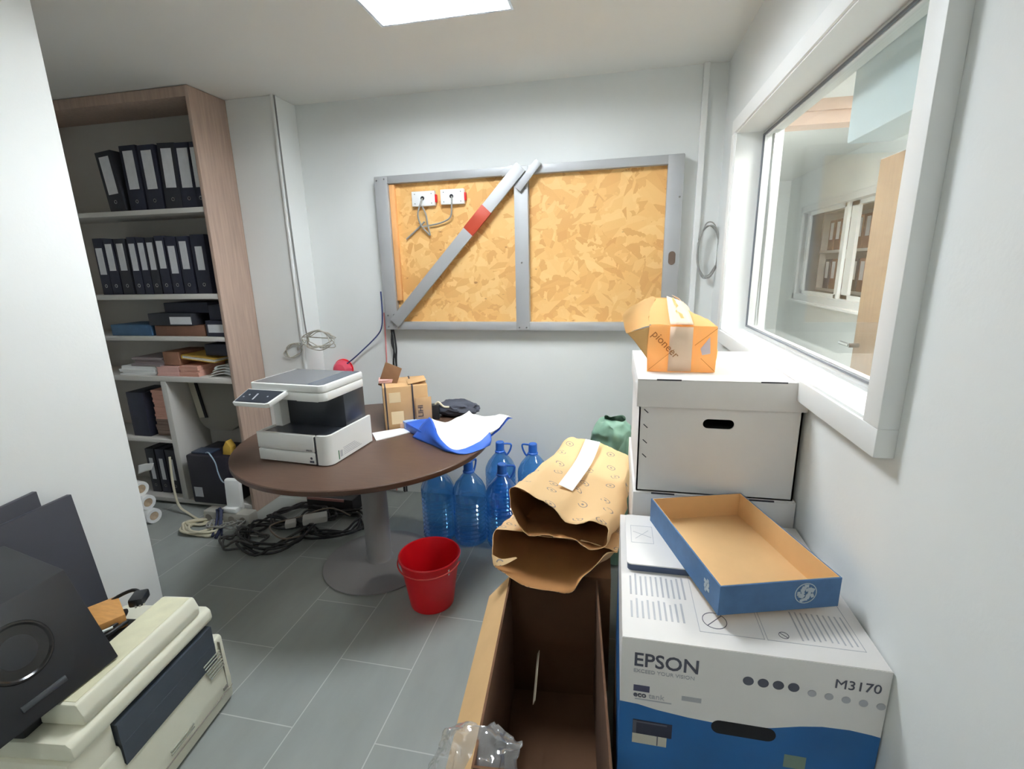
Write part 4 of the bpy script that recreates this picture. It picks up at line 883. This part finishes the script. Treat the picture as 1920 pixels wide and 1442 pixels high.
disc(cr_, (.372, .965, ZT+.0004), .010, ax='z', t=.0006, r_in=.009); cr_.box(-.009, .009, -.0006, .0006, ZT, ZT+.0006, M=tr(.372, .965, 0) @ rz(-.8))
obj('printed_warning_circles', cr_, INK, eb)

def rrect(x0, x1, y0, y1, r, n=5):
    o = []
    for cx, cy, a0 in ((x1-r, y1-r, 0), (x0+r, y1-r, PI/2), (x0+r, y0+r, PI), (x1-r, y0+r, 3*PI/2)):
        for k in range(n+1): a = a0+PI/2*k/n; o.append((cx+r*math.cos(a), cy+r*math.sin(a)))
    return o
ZB = ZT+.0005
lf = thing('flat_white_box', 'thin white box with a dark blue edge lying partly under the blue tray', 'box', (.14, 1.27, ZB))
obj('lid', MB().prism(rrect(.050, .235, 1.138, 1.395, .012), ZB+.018, ZB+.021, 'z'), BOXW, lf)
obj('base', MB().prism(rrect(.052, .233, 1.140, 1.393, .012), ZB, ZB+.018, 'z'), mat('slate_blue', (70, 84, 112), .5), lf)
pm = MB(); z_ = ZB+.021
for a in ((.064, .125, 1.24, 1.2412), (.064, .125, 1.33, 1.3312), (.064, .0652, 1.24, 1.33), (.1238, .125, 1.24, 1.33)): pm.box(a[0], a[1], a[2], a[3], z_, z_+.0004)
pm.box(-.03, .03, -.0006, .0006, z_, z_+.0004, M=tr(.095, 1.285, 0) @ rz(.9)).box(-.028, .028, -.0006, .0006, z_, z_+.0004, M=tr(.095, 1.285, 0) @ rz(-.5))
obj('printed_drawing', pm, INKL, lf, smooth=0)
ZTR = ZB+.0216
ty = thing('cardboard_tray', 'shallow open cardboard tray, blue outside, lying on the printed printer box', 'tray', (.33, 1.2, ZTR), .29)
MT = Matrix(((.958, -.285, 0, .240), (.285, .958, 0, .975), (0, 0, 1, ZTR), (0, 0, 0, 1)))
tw_, td_, th_ = .279, .412, .072
sh = MB(); t = .0035
sh.box(0, tw_, 0, t, 0, th_, M=MT).box(0, tw_, td_-t, td_, 0, th_, M=MT).box(0, t, t, td_-t, 0, th_, M=MT).box(tw_-t, tw_, t, td_-t, 0, th_, M=MT)
obj('outer_sides', sh, BLUET, ty, label='blue printed outer sides')
il = MB(); q_ = t+.002
il.box(t, tw_-t, t, q_, .002, th_+.0006, M=MT).box(t, tw_-t, td_-q_, td_-t, .002, th_+.0006, M=MT).box(t, q_, q_, td_-q_, .002, th_+.0006, M=MT).box(tw_-q_, tw_-t, q_, td_-q_, .002, th_+.0006, M=MT)
obj('inner_lining', il, CARDT, ty, label='tan inner lining')
obj('bottom', MB().box(t, tw_-t, t, td_-t, 0, .003, M=MT), CARDT, ty)
em = MB()
for k in range(16):
    a = 2*PI*k/16; u = .008+.012*((k*5) % 7)/7; em.box(-.0035, .0035, -.0008, 0, -.005, .005, M=MT @ tr(.198+u*math.cos(a), -.0004, .040+u*math.sin(a)) @ ry(a))
disc(em, (.198, -.0006, .040), .0255, ax='y', t=.0008, r_in=.0235, M=MT)
obj('printed_emblem', em, mat('silver_print', (176, 186, 192), .5), ty, label='silver round emblem'); em = MB()
for k in range(10):
    a = 2*PI*k/10; u = .005+.011*((k*3) % 5)/5; em.box(-.0008, 0, -.0035, .0035, -.004, .004, M=MT @ tr(-.0004, .055+u*math.cos(a), .036+u*math.sin(a)))
obj('printed_emblem', em, mat('silver_print', (176, 186, 192), .5), ty, label='silver round emblem')

def archive_box(x0, x1, y0, y1, z0, z1, label, hole=True):
    t = thing('archive_box', label, 'box', ((x0+x1)/2, (y0+y1)/2, z0), 0, 'white archive boxes in the stack')
    bx0, bx1, by0, by1 = x0+.008, x1-.008, y0+.010, y1-.010
    b = MB()
    if hole:
        hc = ((bx0+bx1)/2+.003, z1-.135); hs = stadium(.088, .030, 12)
        # front panel with a real hand hole
        ang = sorted([math.atan2(v, u) for u, v in hs] + [math.atan2(zz-hc[1], xx-hc[0]) for xx in (bx0, bx1) for zz in (z0, z1-.005)])
        def on_rect(a):
            c_, s_ = math.cos(a), math.sin(a); ts = []
            if c_ > 1e-9: ts.append((bx1-hc[0])/c_)
            if c_ < -1e-9: ts.append((bx0-hc[0])/c_)
            if s_ > 1e-9: ts.append((z1-.005-hc[1])/s_)
            if s_ < -1e-9: ts.append((z0-hc[1])/s_)
            q = min(ts); return (hc[0]+q*c_, hc[1]+q*s_)
        def on_hole(a):
            c_, s_ = math.cos(a), math.sin(a); lo, hi = 0, .06
            for _ in range(30):
                m_ = (lo+hi)/2; u, v = m_*c_, m_*s_; du = max(abs(u)-(.044-.015), 0)
                if math.hypot(du, v) < .015: lo = m_
                else: hi = m_
            return (hc[0]+lo*c_, hc[1]+lo*s_)
        O = [b.bm.verts.new((p[0], by0, p[1])) for p in map(on_rect, ang)]; I = [b.bm.verts.new((p[0], by0, p[1])) for p in map(on_hole, ang)]
        J = [b.bm.verts.new((p[0], by0+.005, p[1])) for p in map(on_hole, ang)]
        m_ = len(ang)
        for k in range(m_):
            b.bm.faces.new((O[k], O[(k+1) % m_], I[(k+1) % m_], I[k])); b.bm.faces.new((I[k], I[(k+1) % m_], J[(k+1) % m_], J[k]))
        b.box(bx0, bx0+.005, by0, by1, z0, z1-.005).box(bx1-.005, bx1, by0, by1, z0, z1-.005).box(bx0, bx1, by1-.005, by1, z0, z1-.005).box(bx0, bx1, by0, by1, z0, z0+.004)
    else:
        b.box(bx0, bx1, by0, by1, z0, z1-.005)
    obj('body', b, BOXW, t, smooth=0)
    l = MB(); lh = .086; tt = .004
    l.box(x0, x1, y0, y1, z1-tt, z1, .001).box(x0, x1, y0, y0+tt, z1-lh, z1-tt, .001).box(x0, x1, y1-tt, y1, z1-lh, z1-tt, .001).box(x0, x0+tt, y0+tt, y1-tt, z1-lh, z1-tt, .001).box(x1-tt, x1, y0+tt, y1-tt, z1-lh, z1-tt, .001)
    li = obj('lid', l, BOXW, t)
    s = MB(); s.box(x0+.055, x0+.125, y0-.0006, y0+.004, z1-.003, z1+.0006).box(x1-.13, x1-.06, y0-.0006, y0+.004, z1-.003, z1+.0006)
    obj('lid_slots', s, INKD, li, smooth=0)
    if hole:
        s = MB()
        for zz in (z1-.102, z1-.150, z1-.200, z1-.247): s.box(-.0085, .0085, -.0008, .0, -.0014, .0014, M=tr(bx0+.021, by0, zz) @ ry(.75))
        obj('edge_slots', s, INKD, t, smooth=0)
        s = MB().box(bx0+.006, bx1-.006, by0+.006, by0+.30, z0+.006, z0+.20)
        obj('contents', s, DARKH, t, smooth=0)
    return t
archive_box(.074, .545, 1.450, 1.960, .876, 1.242, 'white lidded archive box on top of the stack, with a dark hand hole')
archive_box(.074, .545, 1.450, 1.960, .438, .875, 'white archive box second from the top, its lid showing above the printer carton', False)
archive_box(.074, .545, 1.450, 1.960, .0, .437, 'white archive box at the bottom of the stack on the floor', False)

# orange paper wrapper on the top box
Z0 = 1.2435
ow = thing('ream_wrapper', 'torn orange paper-ream wrapper standing on the top archive box', 'wrapper', (.2, 1.68, Z0))
f0 = [(.106, 1.56, Z0), (.206, 1.556, Z0), (.310, 1.56, Z0), (.312, 1.56, Z0+.07), (.309, 1.562, Z0+.143), (.208, 1.558, Z0+.145), (.108, 1.562, Z0+.146), (.104, 1.56, Z0+.07)]
f1 = [(.115, 1.66, Z0), (.206, 1.66, Z0), (.305, 1.66, Z0), (.307, 1.66, Z0+.07), (.292, 1.66, Z0+.155), (.20, 1.66, Z0+.178), (.11, 1.66, Z0+.175), (.112, 1.66, Z0+.07)]
f2 = [(.125, 1.80, Z0), (.206, 1.80, Z0), (.29, 1.80, Z0), (.29, 1.80, Z0+.07), (.256, 1.80, Z0+.165), (.20, 1.80, Z0+.214), (.142, 1.80, Z0+.217), (.125, 1.80, Z0+.08)]
body = MB()
def quads(mb, A_, B_, skip=(), n=3):
    m_ = len(A_)
    for k in range(m_):
        if k in skip: continue
        a, b_, c_, d_ = Vector(A_[k]), Vector(A_[(k+1) % m_]), Vector(B_[(k+1) % m_]), Vector(B_[k])
        mb.grid([[a, (a+b_)/2, b_], [(a+d_)/2, (a+b_+c_+d_)/4, (b_+c_)/2], [d_, (c_+d_)/2, c_]], sub=3, amp=.004, freq=16, seed=k)
quads(body, f0, f1, (6,)); quads(body, f1, f2, (6,))
body.poly(f0)
body.poly(f2)
ob_ = obj('wrapper_body', body, ORANGE, ow, smooth=40)
fl = MB().grid([[(.108, 1.562, Z0+.144), (.075, 1.563, Z0+.135), (.040, 1.565, Z0+.122)], [(.108, 1.61, Z0+.162), (.065, 1.60, Z0+.170), (.026, 1.58, Z0+.170)], [(.112, 1.66, Z0+.175), (.080, 1.66, Z0+.196), (.050, 1.62, Z0+.198)], [(.142, 1.80, Z0+.217), (.125, 1.77, Z0+.222), (.10, 1.73, Z0+.215)]], sub=5, amp=.004, freq=18)
ob_ = obj('torn_flap', fl, ORANGE, ow, smooth=50)
fl = MB().grid([[(.108, 1.562, Z0+.142), (.075, 1.563, Z0+.133), (.041, 1.565, Z0+.121)], [(.107, 1.563, Z0+.095), (.086, 1.566, Z0+.096), (.064, 1.572, Z0+.096)], [(.106, 1.562, Z0+.035), (.104, 1.563, Z0+.042), (.100, 1.566, Z0+.048)]], sub=4, amp=.002)
ob_ = obj('side_fold', fl, mat('orange_shade', (232, 184, 118), .6), ow, smooth=50); solid(ob_, .0012, 0)
bd = MB().grid([[(.168, 1.5535, Z0+.002), (.238, 1.5545, Z0+.002)], [(.170, 1.5535, Z0+.143), (.238, 1.5545, Z0+.1415)]], sub=3)
ob_ = obj('peach_band', bd, PEACH, ow); solid(ob_, .0006, 0)
bd = MB().grid([[(.170, 1.556, Z0+.1495), (.238, 1.556, Z0+.1485)], [(.172, 1.66, Z0+.182), (.240, 1.66, Z0+.172)], [(.178, 1.80, Z0+.221), (.236, 1.80, Z0+.200)]], sub=3)
ob_ = obj('peach_band', bd, PEACH, ow); solid(ob_, .0006, 0)
cr_ = MB().grid([[(.236, 1.80, Z0+.19), (.262, 1.80, Z0+.158)], [(.225, 1.84, Z0+.212), (.262, 1.84, Z0+.175)], [(.20, 1.84, Z0+.224), (.25, 1.86, Z0+.19)]], sub=3, amp=.004)
ob_ = obj('crumpled_end', cr_, PEACH, ow); solid(ob_, .0012, 0)
obj('printed_lettering', text_mb('pioneer', .034, tr(.114, 1.5525, Z0+.118) @ FRONT @ rz(-.80), extrude=.0003), mat('ink_brown', (170, 112, 62), .6), ow)
for a_, b_ in (((.110, .006), (.185, .072)), ((.308, .138), (.245, .085)), ((.306, .006), (.265, .045))):
    d = Vector((b_[0]-a_[0], 0, b_[1]-a_[1])); cs = MB().box(0, d.length, -.0005, .0005, -.0007, .0007, M=tr(a_[0], 1.5535, Z0+a_[1]) @ ry(-math.atan2(d.z, d.x))); obj('fold_crease', cs, mat('crease_tan', (196, 140, 84), .7), ow)
obj('white_patch', MB().prism([(.262, .075), (.288, .112), (.292, .060), (.268, .055)], 1.5528, 1.5538, 'y', M=tr(0, 0, Z0)), mat('pale_lilac', (226, 214, 220), .6), ow)

# ================================================================ LEFT FOREGROUND: OLD PRINTER, SPEAKER, BOARDS
op = thing('laser_printer', 'cream office laser printer on the floor beside the left white wall', 'printer', (-1.384, 1.252, 0), .125)
# local x: out of the front, y: 0 at the right end, negative towards the viewer
U = -.56
obj('body', MB().prism([(0.0, .012), (0.004, .10), (0, .16), (-.004, .275), (-.012, .285), (-.05, .28)] + [(-.325, .28), (-.325, .012)], U, 0, 'y', .008), CREAM, op, world=False)
obj('support_column', MB().box(-.32, -.008, U, -.435, .25, .372, .006), CREAM, op, world=False)
obj('rear_housing', MB().box(-.325, -.13, -.435, -.01, .25, .372, .006), PRD, op, world=False)
obj('output_slot', MB().prism([(0.002, .215), (.0045, .285), (-.13, .29), (-.13, .36), (.0035, .355), (.0035, .215)], -.432, -.05, 'y', 0), mat('slot_slate', (62, 70, 80), .5, var=.1, scale=12), op, world=False)
obj('scanner_tray', MB().prism([(0.0, .372), (0.006, .385), (.004, .415), (-.01, .428), (-.12, .428), (-.325, .42), (-.325, .372)], U+.01, -.035, 'y', .006), CREAM, op, world=False)
obj('scanner_lid', MB().prism([(-.004, .431), (-.002, .46), (-.014, .492), (-.02, .496), (-.125, .496), (-.13, .43)], U+.06, -.075, 'y', .005), CREAM, op, world=False)
obj('lid_top', MB().box(-.122, -.024, U+.07, -.085, .4962, .4975), CREAMD, op, world=False, label='yellowed stained lid top')
obj('lid_rear', MB().box(-.322, -.131, U+.02, -.14, .42, .455, .006), BLACKP, op, world=False)
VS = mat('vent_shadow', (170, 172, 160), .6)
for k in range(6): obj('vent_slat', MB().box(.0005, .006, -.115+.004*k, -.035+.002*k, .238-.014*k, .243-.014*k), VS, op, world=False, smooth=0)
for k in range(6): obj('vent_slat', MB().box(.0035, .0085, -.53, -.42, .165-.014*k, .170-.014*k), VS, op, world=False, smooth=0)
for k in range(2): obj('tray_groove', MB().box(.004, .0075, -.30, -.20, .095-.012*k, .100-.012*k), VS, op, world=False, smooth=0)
obj('seam', MB().box(.0025, .0068, U+.005, -.005, .062, .0635).box(-.004, .005, -.028, -.0265, .07, .27), GREYP, op, world=False, smooth=0)
obj('latch', MB().box(.0, .0075, -.05, -.03, .075, .088, .002), GREYP, op, world=False)

sp_ = thing('speaker', 'black subwoofer box with a round port standing on the cream laser printer', 'speaker', (-1.5, .76, .503))
pts = [(-1.377, .503), (-1.495, .775), (-1.70, .83), (-1.66, .503)]
obj('cabinet', MB().prism(pts, .60, .905, 'y', .004), BLACKP, sp_)
nv = Vector((.272, 0, .118)).normalized(); cc_ = Vector((-1.446, .735, .66)); up_ = Vector((-.118, 0, .272)).normalized()
MS = Matrix(((0, up_.x, nv.x, cc_.x), (1, 0, 0, cc_.y), (0, up_.z, nv.z, cc_.z), (0, 0, 0, 1)))
obj('port_ring', MB().lathe([(.076, .0005), (.073, .004), (.069, .004), (.064, .0012), (.040, .0008), (.002, .0006)], M=MS, seg=48, cap=False), GLOSSB, sp_)
obj('name_plate', MB().box(-.05, .05, -.135, -.12, .0, .004, .001, M=MS), mat('plate_grey', (58, 62, 66), .35), sp_)
obj('foot_rail', MB().box(-1.40, -1.385, .66, .86, .498, .503), BLACKP, sp_)
def leaning(label, y0, y1, x_top, x_bot, h, skew):
    b = MB(); th = .02
    b.prism([(y0, 0), (y1, 0), (y1, h), (y0, h-skew)], 0, th, 'x', .002, M=tr(x_bot, 0, 0) @ ry(-math.atan2(x_bot-x_top, h)))
    return tag(obj('black_board', b, BLACKM), label, 'board', 'black boards leaning on the left wall')
leaning('black flat board leaning on the left wall, right and nearer one', .55, 1.19, -1.86, -1.765, .84, .02)
leaning('black flat board leaning on the left wall behind the other, showing taller at the left', .50, 1.112, -1.885, -1.815, .885, .05)
wb = tag(obj('wood_block', MB().box(-.07, .07, -.045, .045, 0, .045, .003, M=tr(-1.62, 1.055, .455) @ rz(-.55)), WOODB), 'small orange-brown wooden block behind the speaker, on the laser printer', 'wood')
pg = thing('power_plug', 'black mains plug with its coiled cord lying behind the yellowed printer lid', 'plug', (-1.56, 1.10, .455))
obj('plug_body', MB().box(-.022, .022, -.03, .03, 0, .03, .007, M=tr(-1.545, 1.115, .50) @ rz(.5)), BLACKP, pg)
pn_ = MB()
for k in (-1, 0, 1): pn_.box(-.003+.011*k, .003+.011*k, -.047, -.03, .010, .016, M=tr(-1.545, 1.115, .50) @ rz(.9))
obj('pins', pn_, STEELD, pg)
obj('cord', MB().tube([(-1.55, 1.13, .515), (-1.60, 1.14, .52), (-1.66, 1.10, .49), (-1.62, 1.02, .47), (-1.56, .97, .475), (-1.55, 1.0, .48), (-1.56, 1.06, .475), (-1.60, 1.10, .47), (-1.60, 1.0, .468), (-1.55, .93, .468)], .006).tube([(-1.545, .95, .47), (-1.535, 1.0, .475), (-1.54, 1.06, .47)], .006), CABK, pg)
obj('cord_tag', MB().box(-.02, .02, -.004, .004, 0, .004, M=tr(-1.53, .985, .497) @ rz(1.0)), PAPER, pg)

# ================================================================ CAMERA, WORLD, VIEW
cam = bpy.data.objects.new('camera', bpy.data.cameras.new('camera')); COL.objects.link(cam)
R = [[0.97846551, 0.02868303, -0.20440773], [0.20533859, -0.23604899, 0.94979837], [-0.02100714, -0.97131774, -0.23685553]]
cam.matrix_world = Matrix(((R[0][0], -R[0][1], -R[0][2], 0), (R[1][0], -R[1][1], -R[1][2], 0), (R[2][0], -R[2][1], -R[2][2], 1.575), (0, 0, 0, 1)))
cam.data.sensor_width = 36; cam.data.lens = 902/1920*36; cam.data.clip_start = .02
sc.camera = cam
wd = bpy.data.worlds.new('world'); sc.world = wd; wd.use_nodes = True
wd.node_tree.nodes['Background'].inputs[0].default_value = (.8, .85, .9, 1); wd.node_tree.nodes['Background'].inputs[1].default_value = .3
sc.view_settings.view_transform = 'Standard'; sc.view_settings.look = 'None'; sc.view_settings.gamma = 1; sc.view_settings.use_curve_mapping = False
sc.view_settings.exposure = 1.36
sc.cycles.max_bounces = 14; sc.cycles.diffuse_bounces = 8; sc.cycles.transparent_max_bounces = 24; sc.cycles.sample_clamp_indirect = 6
sc.cycles.use_denoising = True
